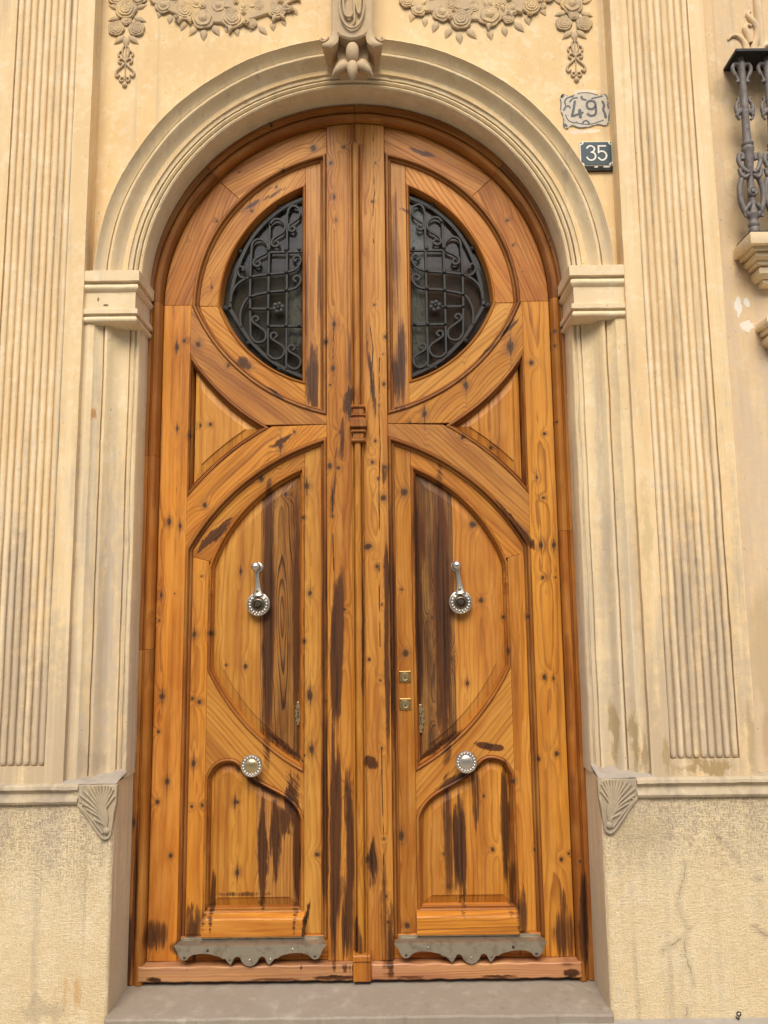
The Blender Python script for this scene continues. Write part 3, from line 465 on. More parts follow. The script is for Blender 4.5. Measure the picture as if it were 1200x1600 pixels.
# ---------------------------------------------------------------- mesh helpers
WLOC = {}
def link(o, parent=None, wl=Vector((0, 0, 0))):
    COL.objects.link(o)
    WLOC[o.name] = wl
    if parent is not None:
        o.parent = parent
        o.location = wl - WLOC[parent.name]
    else:
        o.location = wl
def thing(name, label, cat, loc=(0, 0, 0), group=None):
    o = bpy.data.objects.new(name, None)
    o.empty_display_size = 0.1
    link(o, None, Vector(loc))
    o['label'] = label; o['category'] = cat
    if group: o['group'] = group
    return o
def done(bm, name, mat, parent=None, gv=None, smooth=0.6, seed=None, kind=None, label=None, cat=None, origin=None, jit=0.0, jscale=14.0, group=None):
    bmesh.ops.recalc_face_normals(bm, faces=bm.faces)
    if any(len(e.link_faces) == 1 for e in bm.edges):
        if sum(f.normal.y*f.calc_area() for f in bm.faces) > 0: bmesh.ops.reverse_faces(bm, faces=bm.faces)
    elif bm.calc_volume(signed=True) < 0:
        bmesh.ops.reverse_faces(bm, faces=bm.faces)
    if jit:
        for v in bm.verts:
            q = v.co.copy()
            v.co += noise.noise_vector(q*jscale)*jit
            if jscale < 20:
                v.co += noise.noise_vector(q*55)*jit*0.45
                k = noise.noise(q*23+Vector((3, 7, 1)))
                if k > 0.52: v.co.y += (k-0.52)*0.012      # small chips
    if seed is None: seed = random.random()*40
    wp = bm.verts.layers.float_vector.new('wp')
    gl = bm.verts.layers.float_vector.new('gv')
    off = random.random()*6
    for v in bm.verts:
        v[wp] = v.co
        if gv is None:
            pass
        elif callable(gv):
            a, b = gv(v); v[gl] = (a, b+off, seed+v.co.y*0.8)
        else:
            ca, sa = math.cos(gv), math.sin(gv)      # gv: direction of the grain, measured from vertical towards +x
            x, z = v.co.x-GC[0], v.co.z
            v[gl] = (x*ca - z*sa, x*sa + z*ca + off, seed+v.co.y*0.8)
    for f in bm.faces: f.smooth = True
    for e in bm.edges:
        if len(e.link_faces) == 2:
            e.smooth = e.calc_face_angle(0.0) < smooth
        else:
            e.smooth = False
    if origin is not None:
        wl = Vector(origin)
    elif parent is not None:
        wl = WLOC[parent.name]
    else:
        wl = Vector((0, 0, 0))
    bmesh.ops.translate(bm, verts=bm.verts, vec=-wl)
    me = bpy.data.meshes.new(name)
    bm.to_mesh(me); bm.free()
    me.materials.append(mat)
    o = bpy.data.objects.new(name, me)
    link(o, parent, wl)
    if kind: o['kind'] = kind
    if label: o['label'] = label
    if cat: o['category'] = cat
    if group: o['group'] = group
    return o
GC = [0.0]      # lateral centre of the grain figure of the piece being built

def area(p):
    return 0.5*sum(p[i][0]*p[(i+1) % len(p)][1]-p[(i+1) % len(p)][0]*p[i][1] for i in range(len(p)))
def ccw(p):
    return list(p) if area(p) > 0 else list(reversed(p))
def clean(p, closed=True, eps=2e-4):
    q = []
    for a in p:
        if not q or math.hypot(a[0]-q[-1][0], a[1]-q[-1][1]) > eps: q.append((a[0], a[1]))
    if closed and len(q) > 2 and math.hypot(q[0][0]-q[-1][0], q[0][1]-q[-1][1]) < eps: q.pop()
    return q
def normals(p, closed):
    n = len(p); out = []
    for i in range(n):
        def seg(a, b):
            dx, dz = b[0]-a[0], b[1]-a[1]; L = math.hypot(dx, dz) or 1
            return (-dz/L, dx/L)
        if closed or 0 < i < n-1:
            n1 = seg(p[i-1], p[i]); n2 = seg(p[i], p[(i+1) % n])
            k = 1+n1[0]*n2[0]+n1[1]*n2[1]
            k = max(k, 0.28)
            out.append(((n1[0]+n2[0])/k, (n1[1]+n2[1])/k))
        elif i == 0: out.append(seg(p[0], p[1]))
        else: out.append(seg(p[-2], p[-1]))
    return out
def inset(p, d):
    p = ccw(clean(p)); nn = normals(p, True)
    return [(a[0]+n[0]*d, a[1]+n[1]*d) for a, n in zip(p, nn)]
def add_prism(bm, poly, y0, y1, bev=0.0):
    p = ccw(clean(poly))
    rings = []
    if bev:
        rings.append([bm.verts.new((x, y0, z)) for x, z in inset(p, bev)])
        rings.append([bm.verts.new((x, y0+bev*0.8, z)) for x, z in p])
    else:
        rings.append([bm.verts.new((x, y0, z)) for x, z in p])
    rings.append([bm.verts.new((x, y1, z)) for x, z in p])
    n = len(p)
    for a, b in zip(rings[:-1], rings[1:]):
        for i in range(n):
            bm.faces.new((a[i], a[(i+1) % n], b[(i+1) % n], b[i]))
    bm.faces.new(rings[0]); bm.faces.new(list(reversed(rings[-1])))
def add_mould(bm, path, prof, closed, yb=0.078, side=1, solid=True):
    p = clean(path, closed)
    if closed: p = ccw(p)
    nn = normals(p, closed)
    pr = list(prof)
    if solid: pr = pr + [(pr[-1][0], yb), (pr[0][0], yb)]
    rows = []
    L = 0.0; arcs = []
    for i, (a, n) in enumerate(zip(p, nn)):
        if i: L += math.hypot(a[0]-p[i-1][0], a[1]-p[i-1][1])
        rows.append([bm.verts.new((a[0]+n[0]*d*side, y, a[1]+n[1]*d*side)) for d, y in pr])
        arcs.append(L)
    k = len(pr); m = len(rows)
    info = {}
    for r_, al in zip(rows, arcs):
        for v, (d, y) in zip(r_, pr): info[v] = (d+y, al)
    for i in range(m if closed else m-1):
        a, b = rows[i], rows[(i+1) % m]
        for j in range(k if solid else k-1):
            bm.faces.new((a[j], a[(j+1) % k], b[(j+1) % k], b[j]))
    if not closed and solid:
        bm.faces.new(rows[0]); bm.faces.new(list(reversed(rows[-1])))
    bm.verts.index_update()
    tab = {v.index: info[v] for v in info}
    return lambda v: tab.get(v.index, (v.co.x, v.co.z))
def seg_dist(p, a, b):
    dx, dz = b[0]-a[0], b[1]-a[1]
    L2 = dx*dx+dz*dz or 1e-12
    f = max(0, min(1, ((p[0]-a[0])*dx+(p[1]-a[1])*dz)/L2))
    return math.hypot(p[0]-a[0]-dx*f, p[1]-a[1]-dz*f)
def inset_safe(p, d):
    # inset that keeps one point per outline point; points that would cross over near a sharp corner collapse onto the corner
    q = inset(p, d); n = len(p)
    ok = [min(seg_dist(q[i], p[j], p[(j+1) % n]) for j in range(n)) > d*0.985 for i in range(n)]
    if all(ok) or not any(ok): return q
    s = next(i for i in range(n) if ok[i] and not ok[(i+1) % n])
    i = s
    while True:
        j = i+1
        while not ok[j % n]: j += 1
        if j > i+1:
            a0, a1 = q[(i-1) % n], q[i % n]; b0, b1 = q[(j+1) % n], q[j % n]
            d1 = (a1[0]-a0[0], a1[1]-a0[1]); d2 = (b1[0]-b0[0], b1[1]-b0[1])
            den = d1[0]*d2[1]-d1[1]*d2[0]
            if abs(den) > 1e-12:
                f = ((b1[0]-a1[0])*d2[1]-(b1[1]-a1[1])*d2[0])/den
                c = (a1[0]+d1[0]*f, a1[1]+d1[1]*f)
            else: c = ((a1[0]+b1[0])/2, (a1[1]+b1[1])/2)
            for k in range(i+1, j): q[k % n] = c
        i = j
        if i % n == s or i > s+n: break
    return q
def add_panel(bm, outline, y_edge, w, y_field, step=0.003, yb=0.09, inner=None):
    p0 = ccw(outline) if inner else ccw(clean(outline)); n = len(p0)
    def ring(pts, y):
        out = []
        for i, (x, z) in enumerate(pts):
            if out and math.hypot(x-pts[i-1][0], z-pts[i-1][1]) < 1e-7: out.append(out[-1])
            else: out.append(bm.verts.new((x, y, z)))
        if math.hypot(pts[0][0]-pts[-1][0], pts[0][1]-pts[-1][1]) < 1e-7:
            v0, v1 = out[0], out[-1]
            if v0 is not v1:
                out = [v0 if v is v1 else v for v in out]; bm.verts.remove(v1)
        return out
    A = ring(p0, yb); B = ring(p0, y_edge)
    p1 = ccw(inner) if inner else inset_safe(p0, w)
    Cc = ring(p1, y_field+step)
    D = ring(p1, y_field)
    for a, b in ((A, B), (B, Cc), (Cc, D)):
        for i in range(n):
            vs = []
            for v in (a[i], a[(i+1) % n], b[(i+1) % n], b[i]):
                if v not in vs: vs.append(v)
            if len(vs) > 2: bm.faces.new(vs)
    dd = []
    for v in D:
        if v not in dd: dd.append(v)
    bm.faces.new(dd); bm.faces.new(list(reversed(A)))
def cut_x(bm, x, keep_right):
    g = bm.verts[:]+bm.edges[:]+bm.faces[:]
    bmesh.ops.bisect_plane(bm, geom=g, dist=1e-6, plane_co=(x, 0, 0), plane_no=(1, 0, 0), clear_outer=not keep_right, clear_inner=keep_right)
    ed = [e for e in bm.edges if len(e.link_faces) == 1]
    if ed: bmesh.ops.holes_fill(bm, edges=ed, sides=0)
def add_box(bm, x0, x1, y0, y1, z0, z1, bev=0.0):
    add_prism(bm, [(x0, z0), (x1, z0), (x1, z1), (x0, z1)], y0, y1, bev)
def frames(pts):
    out = []
    n = len(pts)
    up = Vector((0, -1, 0))
    for i in range(n):
        t = (pts[min(i+1, n-1)]-pts[max(i-1, 0)]).normalized()
        b = t.cross(up)
        if b.length < 1e-4: b = t.cross(Vector((1, 0, 0)))
        b.normalize(); u2 = b.cross(t).normalized()
        out.append((b, u2))
    return out
def add_tube(bm, pts, r, n=8, flat=1.0, caps=True):
    pts = [Vector(p) for p in pts]
    rr = r if isinstance(r, (list, tuple)) else [r]*len(pts)
    rows = []
    for p, (b, u2), q in zip(pts, frames(pts), rr):
        rows.append([bm.verts.new(p + b*math.cos(2*PI*k/n)*q + u2*math.sin(2*PI*k/n)*q*flat) for k in range(n)])
    for a, c in zip(rows[:-1], rows[1:]):
        for k in range(n): bm.faces.new((a[k], a[(k+1) % n], c[(k+1) % n], c[k]))
    if caps:
        bm.faces.new(rows[0]); bm.faces.new(list(reversed(rows[-1])))
def smooth_path(pts, sub=5):
    P = [Vector(p) for p in pts]; out = []
    for i in range(len(P)-1):
        p0 = P[max(i-1, 0)]; p1 = P[i]; p2 = P[i+1]; p3 = P[min(i+2, len(P)-1)]
        for k in range(sub):
            t = k/sub
            out.append(0.5*((2*p1)+(p2-p0)*t+(2*p0-5*p1+4*p2-p3)*t*t+(3*p1-p0-3*p2+p3)*t**3))
    out.append(P[-1])
    return out
def add_lathe(bm, c, axis, prof, n=24):
    # prof: (radius, height along axis)
    ax = Vector(axis).normalized()
    a = ax.orthogonal().normalized(); b = ax.cross(a)
    rows = []
    for r_, h in prof:
        rows.append([bm.verts.new(Vector(c)+ax*h+(a*math.cos(2*PI*k/n)+b*math.sin(2*PI*k/n))*max(r_, 1e-5)) for k in range(n)])
    for p, q in zip(rows[:-1], rows[1:]):
        for k in range(n): bm.faces.new((p[k], p[(k+1) % n], q[(k+1) % n], q[k]))
    bm.faces.new(rows[0]); bm.faces.new(list(reversed(rows[-1])))
def add_ball(bm, c, r, s=(1, 1, 1), u=14, v=9):
    mt = Matrix.Translation(Vector(c)) @ Matrix.Diagonal((r*s[0], r*s[1], r*s[2], 1))
    bmesh.ops.create_uvsphere(bm, u_segments=u, v_segments=v, radius=1.0, matrix=mt)
def arcx(cx, cz, Rr, xa, xb, up=1, n=28):
    ta = math.acos(max(-1, min(1, (xa-cx)/Rr))); tb = math.acos(max(-1, min(1, (xb-cx)/Rr)))
    return [(cx+Rr*math.cos(ta+(tb-ta)*i/n), cz+up*Rr*math.sin(ta+(tb-ta)*i/n)) for i in range(n+1)]
def arct(cx, cz, Rr, t0, t1, n=28):
    return [(cx+Rr*math.cos(R(t0+(t1-t0)*i/n)), cz+Rr*math.sin(R(t0+(t1-t0)*i/n))) for i in range(n+1)]
def bb(poly):
    xs = [p[0] for p in poly]; zs = [p[1] for p in poly]
    return (min(xs), max(xs), min(zs), max(zs))
def ribbon(pts, w, cap=5):
    p = clean(pts, False); nn = normals(p, False)
    ws = w if isinstance(w, (list, tuple)) else [w]*len(p)
    ws = [ws[min(int(i*len(ws)/len(p)), len(ws)-1)] for i in range(len(p))]
    Lf = [(a[0]+n[0]*q/2, a[1]+n[1]*q/2) for a, n, q in zip(p, nn, ws)]
    Rt = [(a[0]-n[0]*q/2, a[1]-n[1]*q/2) for a, n, q in zip(p, nn, ws)]
    def capf(c, n, q, s):
        a0 = math.atan2(n[1]*s, n[0]*s)
        return [(c[0]+math.cos(a0-PI*k/cap)*q/2, c[1]+math.sin(a0-PI*k/cap)*q/2) for k in range(1, cap)]
    return Lf + capf(p[-1], nn[-1], ws[-1], 1) + list(reversed(Rt)) + capf(p[0], nn[0], ws[0], -1)

# ================================================================ pavement and doorstep
bm = bmesh.new()
bmesh.ops.create_grid(bm, x_segments=8, y_segments=8, size=1.0, matrix=Matrix.Translation((0, -15.0, 0.122)) @ Matrix.Diagonal((40, 14.9, 1, 1)))
done(bm, 'pavement', m_pave, kind='structure')
bm = bmesh.new()
add_box(bm, -0.853, 0.853, -0.234, 0.10, 0.0, 0.150, 0.006)
bmesh.ops.subdivide_edges(bm, edges=[e for e in bm.edges if abs(e.verts[0].co.x-e.verts[1].co.x) > 1], cuts=60)
done(bm, 'doorstep', m_step, origin=(0, -0.05, 0.0), jit=0.003, jscale=22, label='worn grey stone doorstep in front of the wooden double door', cat='doorstep')

# ================================================================ wall behind everything
WZ = 2.782       # centre of the masonry arch
WR = 0.845
WALLTOP = 5.4
fw = thing('facade_wall', 'cream plastered house wall around and above the arched doorway', 'wall', (0, 0, 0.12))
bm = bmesh.new()
arc = arct(0, WZ, 0.90, 0, 180, 64)
add_prism(bm, [(-1.06, WALLTOP), (-1.06, 2.60), (-0.90, 2.60)] + list(reversed(arc)) + [(0.90, 2.60), (1.06, 2.60), (1.06, WALLTOP)], -0.12, 0.16)
done(bm, 'spandrel_panel', m_wall, fw)
bm = bmesh.new()
add_box(bm, 1.38, 4.5, -0.12, 0.16, 0.10, WALLTOP)
done(bm, 'side_panel', m_wallr, fw, label='mottled and stained plaster to the right of the fluted pilaster')
bm = bmesh.new()
add_box(bm, -4.5, -1.38, -0.12, 0.16, 0.10, WALLTOP)
done(bm, 'side_panel', m_wallr, fw)
for s in (-1, 1):
    bm = bmesh.new()
    xa, xb = sorted((s*0.862, s*1.40))
    add_box(bm, xa, xb, -0.10, 0.16, 0.10, 2.60)
    done(bm, 'inner_wall', m_jamb, fw)

# ================================================================ fluted pilasters
for s in (-1, 1):
    side = 'left' if s < 0 else 'right'
    pt = thing('fluted_pilaster', 'fluted plaster pilaster on the %s side of the door%s' % (side, ', next to the iron railing' if s > 0 else ', clear of the house numbers'), 'pilaster', (s*1.225, -0.1, 0.91), 'fluted pilasters flanking the doorway')
    X0, X1, XA, XB = 1.036, 1.410, 1.104, 1.349
    bm = bmesh.new()
    for xa, xb, y0, z0, z1 in ((X0, XA, -0.200, 0.905, WALLTOP), (XB, X1, -0.200, 0.905, WALLTOP), (XA, XB, -0.200, 0.905, 0.966)):
        a, b = sorted((s*xa, s*xb))
        n = 60
        # tall strips cut into short lengths so that the edges wander a little
        p = [(a, z0)] + [(b, z0+(z1-z0)*i/n) for i in range(n+1)] + [(a, z1-(z1-z0)*i/n) for i in range(n)]
        add_prism(bm, p, y0, -0.06)
    done(bm, 'shaft', m_pil, pt, jit=0.0016, jscale=9)
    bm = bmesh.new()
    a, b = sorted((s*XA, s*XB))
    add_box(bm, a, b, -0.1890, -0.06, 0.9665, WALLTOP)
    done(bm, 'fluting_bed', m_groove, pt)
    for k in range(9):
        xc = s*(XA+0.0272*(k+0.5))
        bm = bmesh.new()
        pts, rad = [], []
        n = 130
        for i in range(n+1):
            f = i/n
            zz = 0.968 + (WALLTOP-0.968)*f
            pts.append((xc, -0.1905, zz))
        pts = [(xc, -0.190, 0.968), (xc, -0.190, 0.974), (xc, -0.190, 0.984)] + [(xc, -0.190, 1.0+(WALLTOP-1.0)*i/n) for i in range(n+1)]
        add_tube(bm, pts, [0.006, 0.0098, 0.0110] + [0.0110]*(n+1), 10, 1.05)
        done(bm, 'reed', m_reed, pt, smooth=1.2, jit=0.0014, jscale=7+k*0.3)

# ================================================================ plinths
for s in (-1, 1):
    side = 'left' if s < 0 else 'right'
    pl = thing('stone_plinth', ('bush hammered stone plinth left of the doorstep with a rusty stain near its foot' if s < 0 else 'bush hammered stone plinth right of the doorstep with long cracks'), 'plinth', (s*1.6, -0.1, 0.1), 'stone plinths beside the doorway')
    a, b = sorted((s*0.853, s*4.5))
    bm = bmesh.new()
    n = 40
    e = [(s*0.853, 0.10+(0.805)*i/n) for i in range(n+1)]
    add_prism(bm, e + [(s*4.5, 0.905), (s*4.5, 0.10)], -0.210, -0.0, 0.006)
    done(bm, 'block', m_plin, pl, jit=0.0025, jscale=40)
    # smooth inner reveal slab
    bm = bmesh.new()
    add_box(bm, min(s*0.8515, s*0.856), max(s*0.8515, s*0.856), -0.200, 0.03, 0.12, 0.9045, 0.001)
    done(bm, 'reveal_face', m_rev, pl)
    # cap moulding along the top
    bm = bmesh.new()
    prof = [(-0.905, -0.09), (-0.908, -0.212), (-0.900, -0.222), (-0.890, -0.225), (-0.884, -0.217), (-0.876, -0.212), (-0.866, -0.214), (-0.858, -0.222), (-0.850, -0.226), (-0.842, -0.222), (-0.838, -0.209)]
    segs = 70
    xs = [s*(0.975+(4.5-0.975)*(i/segs)**1.6) for i in range(segs+1)]
    rows = [[bm.verts.new((x, y, -zz)) for zz, y in prof] for x in xs]
    for p_, q_ in zip(rows[:-1], rows[1:]):
        for j in range(len(prof)-1): bm.faces.new((p_[j], p_[j+1], q_[j+1], q_[j]))
    bm.faces.new(rows[0])
    done(bm, 'cap_moulding', m_cap, pl, jit=0.002, jscale=30)
    # rough mortar fillet between the plinth top and the jamb
    bm = bmesh.new()
    n = 40
    A_ = [bm.verts.new((s*(0.845+0.20*i/n), -0.213, 0.906)) for i in range(n+1)]
    B_ = [bm.verts.new((s*(0.845+0.20*i/n), -0.19, 0.914)) for i in range(n+1)]
    C_ = [bm.verts.new((s*(0.845+0.20*i/n), -0.15, 0.920+0.003*math.sin(i*0.6))) for i in range(n+1)]
    D_ = [bm.verts.new((s*(0.845+0.20*i/n), -0.09, 0.934+0.008*math.sin(i*0.45+s))) for i in range(n+1)]
    for p_, q_ in ((A_, B_), (B_, C_), (C_, D_)):
        for i in range(n): bm.faces.new((p_[i], p_[i+1], q_[i+1], q_[i]))
    bm.faces.new((A_[0], B_[0], C_[0], D_[0]))
    done(bm, 'mortar_fillet', m_mortar, pl, jit=0.003, jscale=25, smooth=1.2)
    # carved palmette in the upper corner
    cc = (s*0.872, -0.214, 0.744)
    bm = bmesh.new()
    add_prism(bm, [(s*0.840, 0.904), (s*0.842, 0.84), (s*0.853, 0.76), (s*0.862, 0.722), (s*0.876, 0.714), (s*0.900, 0.736), (s*0.985, 0.842), (s*0.998, 0.862), (s*0.985, 0.904)], -0.2140, -0.195, 0.003)
    cv = done(bm, 'corner_carving', m_carve, pl, jit=0.001, jscale=40)
    tips = [(0.918, 0.790), (0.942, 0.822), (0.966, 0.850), (0.968, 0.872), (0.955, 0.886), (0.940, 0.894), (0.925, 0.898), (0.911, 0.900), (0.898, 0.901), (0.885, 0.901), (0.873, 0.900), (0.862, 0.897), (0.853, 0.888), (0.848, 0.866)]
    for i, (tx, tz) in enumerate(tips):
        bm = bmesh.new()
        mx = 0.872+(tx-0.872)*0.42; mz = 0.752+(tz-0.752)*0.62
        bow = (i-4.2)*-0.0035
        pts = smooth_path([(s*0.873, -0.2150, 0.762), (s*(0.872+(tx-0.872)*0.16), -0.2165, 0.752+(tz-0.752)*0.32), (s*(mx-bow*0.5), -0.2165, mz), (s*tx, -0.2150, tz)], 5)
        m_ = len(pts)
        add_tube(bm, pts, [0.0022+0.0032*(j/m_)**0.8 for j in range(m_)], 8, 1.0)
        done(bm, 'frond', m_carve, cv, smooth=1.2, jit=0.0008, jscale=60)
    bm = bmesh.new()
    pts = smooth_path([(s*0.985, -0.2145, 0.852), (s*0.945, -0.2155, 0.804), (s*0.905, -0.2160, 0.750), (s*0.880, -0.2160, 0.725), (s*0.862, -0.2155, 0.731), (s*0.856, -0.2150, 0.758), (s*0.852, -0.2145, 0.802), (s*0.847, -0.2140, 0.835)], 5)
    add_tube(bm, pts, 0.0046, 8)
    pts = smooth_path([(s*0.950, -0.2150, 0.842), (s*0.962, -0.2160, 0.834), (s*0.955, -0.2165, 0.822), (s*0.930, -0.2165, 0.798), (s*0.902, -0.2160, 0.764), (s*0.884, -0.2155, 0.742)], 5)
    add_tube(bm, pts, 0.0042, 8)
    done(bm, 'rolled_edge', m_carve, cv, smooth=1.2, jit=0.0008, jscale=60)
    bm = bmesh.new()
    add_ball(bm, (s*0.872, -0.2150, 0.750), 0.0125, (1, 0.8, 1))
    done(bm, 'scroll_boss', m_carve, cv, smooth=1.5)

# ================================================================ stone surround: jambs, imposts, archivolt, keystone
sur = thing('arch_surround', 'moulded cream stone surround of the door with round arch and keystone', 'door surround', (0, -0.1, 0.91))
base_prof = [(0.0, 0.0), (0.0, -0.094), (0.004, -0.103), (0.010, -0.107), (0.0150, -0.104), (0.0165, -0.088), (0.0195, -0.088), (0.021, -0.106), (0.027, -0.111), (0.033, -0.108), (0.0345, -0.092), (0.0375, -0.092), (0.039, -0.111),
             (0.050, -0.112), (0.062, -0.1145), (0.074, -0.120), (0.086, -0.130), (0.096, -0.143), (0.102, -0.153), (0.108, -0.159), (0.115, -0.160), (0.119, -0.156), (0.1205, -0.138), (0.1245, -0.138), (0.126, -0.151)]
jamb_prof = base_prof + [(0.140, -0.158), (0.150, -0.170), (0.154, -0.175), (0.172, -0.178), (0.192, -0.176), (0.1955, -0.170), (0.1965, -0.10)]
arch_prof = base_prof + [(0.138, -0.156), (0.150, -0.168), (0.157, -0.180), (0.160, -0.184), (0.163, -0.182), (0.166, -0.118)]
for s in (-1, 1):
    bm = bmesh.new()
    n = 150
    path = [(s*WR, 0.905+(2.615-0.905)*i/n) for i in range(n+1)]
    add_mould(bm, path, jamb_prof, False, yb=0.02, side=(1 if s < 0 else -1))
    done(bm, 'jamb', m_jamb, sur, smooth=0.45, jit=0.0022, jscale=6)
bm = bmesh.new()
add_mould(bm, arct(0, WZ, WR, -2, 182, 240), arch_prof, False, yb=0.02, side=-1)
done(bm, 'archivolt', m_arch, sur, smooth=0.45, jit=0.002, jscale=6)

def impost(s):
    # stacked slabs wrapping the corner: (z0, z1, front y, inner x)
    imp = None
    defs = [('top_slab', 2.763, 2.806, -0.197, 0.826, 0.002), ('neck_fillet', 2.757, 2.763, -0.186, 0.836, 0.0), ('upper_torus', 2.724, 2.757, -0.194, 0.829, 0.012), ('frieze_block', 2.655, 2.724, -0.182, 0.842, 0.0),
            ('lower_slab', 2.634, 2.655, -0.192, 0.830, 0.002), ('lower_fillet', 2.629, 2.634, -0.184, 0.838, 0.0), ('lower_torus', 2.600, 2.629, -0.190, 0.832, 0.011)]
    pend = []
    for nm, z0, z1, yf, xi, rd in defs:
        bm = bmesh.new()
        # profile in (z, inset) swept round the corner
        if rd > 0.005:
            k = 7
            pr = [(z0+(z1-z0)*i/k, rd*(1-math.sin(PI*(i/k)))*0.9) for i in range(k+1)]
            if nm == 'lower_torus': pr = [(z0, 0.018), (z0+0.004, 0.009)] + [(z0+0.006+(z1-z0-0.006)*i/k, rd*(1-math.sin(PI*(0.25+0.75*i/k)))*0.9) for i in range(k+1)]
        else:
            pr = [(z0, rd), (z0+rd*0.7+1e-4, 0), (z1-rd*0.7-1e-4, 0), (z1, rd)]
        rows = []
        N1, N2 = 10, 8
        for zz, ins in pr:
            row = []
            for i in range(N1+1): row.append(bm.verts.new((s*(1.037-(1.037-xi-ins)*i/N1), yf+ins, zz)))
            for i in range(1, N2+1): row.append(bm.verts.new((s*(xi+ins), yf+ins+(0.012-yf-ins)*i/N2, zz)))
            row.append(bm.verts.new((s*1.037, 0.012, zz)))
            rows.append(row)
        for a, b in zip(rows[:-1], rows[1:]):
            m_ = len(a)
            for i in range(m_): bm.faces.new((a[i], a[(i+1) % m_], b[(i+1) % m_], b[i]))
        bm.faces.new(rows[0]); bm.faces.new(list(reversed(rows[-1])))
        pend.append((nm, bm))
    for nm, bm in pend:
        if nm == 'frieze_block':
            imp = done(bm, 'impost', m_imp, sur, smooth=0.5, jit=0.0012, jscale=18)
    for nm, bm in pend:
        if nm != 'frieze_block':
            done(bm, nm, m_imp, imp, smooth=0.5, jit=0.0012, jscale=18)
impost(-1); impost(1)

# keystone bracket above the arch
bm = bmesh.new()
low = [(-0.052+0.104*i/14, 3.752-0.016*math.sin(PI*i/14)) for i in range(15)]
left_edge = [(-0.054, 3.757), (-0.070, 3.764), (-0.0835, 3.772), (-0.0835, 3.80), (-0.083, 3.85), (-0.082, 3.95), (-0.082, WALLTOP)]
add_prism(bm, low + [(-x, z) for x, z in left_edge] + list(reversed(left_edge)), -0.240, -0.10, 0.006)
# hollow back below the apron
add_prism(bm, [(-0.056, 3.655), (0.056, 3.655), (0.070, 3.76), (-0.070, 3.76)], -0.186, -0.10, 0.004)
key = done(bm, 'keystone', m_orn, sur, smooth=0.5, jit=0.0015, jscale=16)
for s in (-1, 1):
    bm = bmesh.new()
    # side wing flaring outwards and forwards, thin at its rolled tip
    prof_w = [(3.775, 0.0835, 0.052, -0.240), (3.752, 0.086, 0.0530, -0.242), (3.735, 0.092, 0.0545, -0.246), (3.718, 0.102, 0.058, -0.252), (3.705, 0.114, 0.066, -0.258), (3.695, 0.119, 0.076, -0.260), (3.688, 0.112, 0.082, -0.256)]
    F_ = []
    for z, xo, xi, y in prof_w:
        F_.append([bm.verts.new((s*xo, y+0.006, z)), bm.verts.new((s*(xo*0.75+xi*0.25), y-0.002, z)), bm.verts.new((s*(xo*0.3+xi*0.7), y-0.001, z)), bm.verts.new((s*xi, y+0.008, z)), bm.verts.new((s*(xi+0.004), -0.12, z+0.012)), bm.verts.new((s*(xo-0.012), -0.12, z+0.012))])
    for p_, q_ in zip(F_[:-1], F_[1:]):
        for i in range(6): bm.faces.new((p_[i], p_[(i+1) % 6], q_[(i+1) % 6], q_[i]))
    bm.faces.new(F_[0]); bm.faces.new(list(reversed(F_[-1])))
    tube = smooth_path([(s*0.092, -0.247, 3.738), (s*0.104, -0.250, 3.722), (s*0.118, -0.254, 3.713), (s*0.1235, -0.254, 3.722), (s*0.118, -0.252, 3.729)], 4)
    add_tube(bm, tube, [0.0035+0.0001*i for i in range(len(tube))], 8)
    done(bm, 'volute', m_orn, key, smooth=0.7, jit=0.001, jscale=30)
# oval cartouche with its carved monogram
bm = bmesh.new()
ov = [(0.048*math.cos(2*PI*i/40), -0.250, 3.872+0.098*math.sin(2*PI*i/40)) for i in range(41)]
add_tube(bm, ov, 0.0042, 8, caps=False)
done(bm, 'oval_rim', m_orn, key, smooth=1.2)
bm = bmesh.new()
add_tube(bm, smooth_path([(-0.005, -0.2475, 3.925), (-0.020, -0.248, 3.93), (-0.032, -0.249, 3.905), (-0.033, -0.250, 3.865), (-0.024, -0.250, 3.828), (-0.008, -0.250, 3.822), (0.002, -0.250, 3.838)], 5), 0.0055, 8)
add_tube(bm, smooth_path([(0.006, -0.249, 3.93), (0.008, -0.250, 3.88), (0.010, -0.250, 3.812), (0.004, -0.249, 3.79)], 5), 0.0042, 8)
add_tube(bm, smooth_path([(0.010, -0.2495, 3.925), (0.018, -0.250, 3.87), (0.028, -0.250, 3.835), (0.033, -0.250, 3.87), (0.036, -0.249, 3.93)], 5), 0.0048, 8)
done(bm, 'monogram', m_orn, key, smooth=1.2)
# five-lobed blossom under the keystone
bl = []
def petal(bm, base, tip, wd, dep, bulge=0.6):
    b0 = Vector(base); t0 = Vector(tip); pts, rad = [], []
    for i in range(9):
        f = i/8
        p = b0.lerp(t0, f); p.y -= math.sin(PI*f)*dep*0.35
        pts.append(p); rad.append(wd*(0.30+0.70*math.sin(PI*min(1, (f**bulge)*0.93+0.05)))*(1.0 if f < 0.85 else 0.8 if f < 0.95 else 0.32))
    add_tube(bm, pts, rad, 12, dep/wd*0.5)
for base, tip, wd, dep in [((0.0, -0.205, 3.650), (0.0, -0.228, 3.556), 0.0235, 0.05), ((-0.016, -0.198, 3.650), (-0.080, -0.213, 3.592), 0.0225, 0.045), ((0.016, -0.198, 3.650), (0.080, -0.213, 3.592), 0.0225, 0.045),
                           ((-0.018, -0.186, 3.672), (-0.076, -0.188, 3.640), 0.0200, 0.03), ((0.018, -0.186, 3.672), (0.076, -0.188, 3.640), 0.0200, 0.03)]:
    bm = bmesh.new(); petal(bm, base, tip, wd, dep)
    bl.append(bm)
bm = bmesh.new()
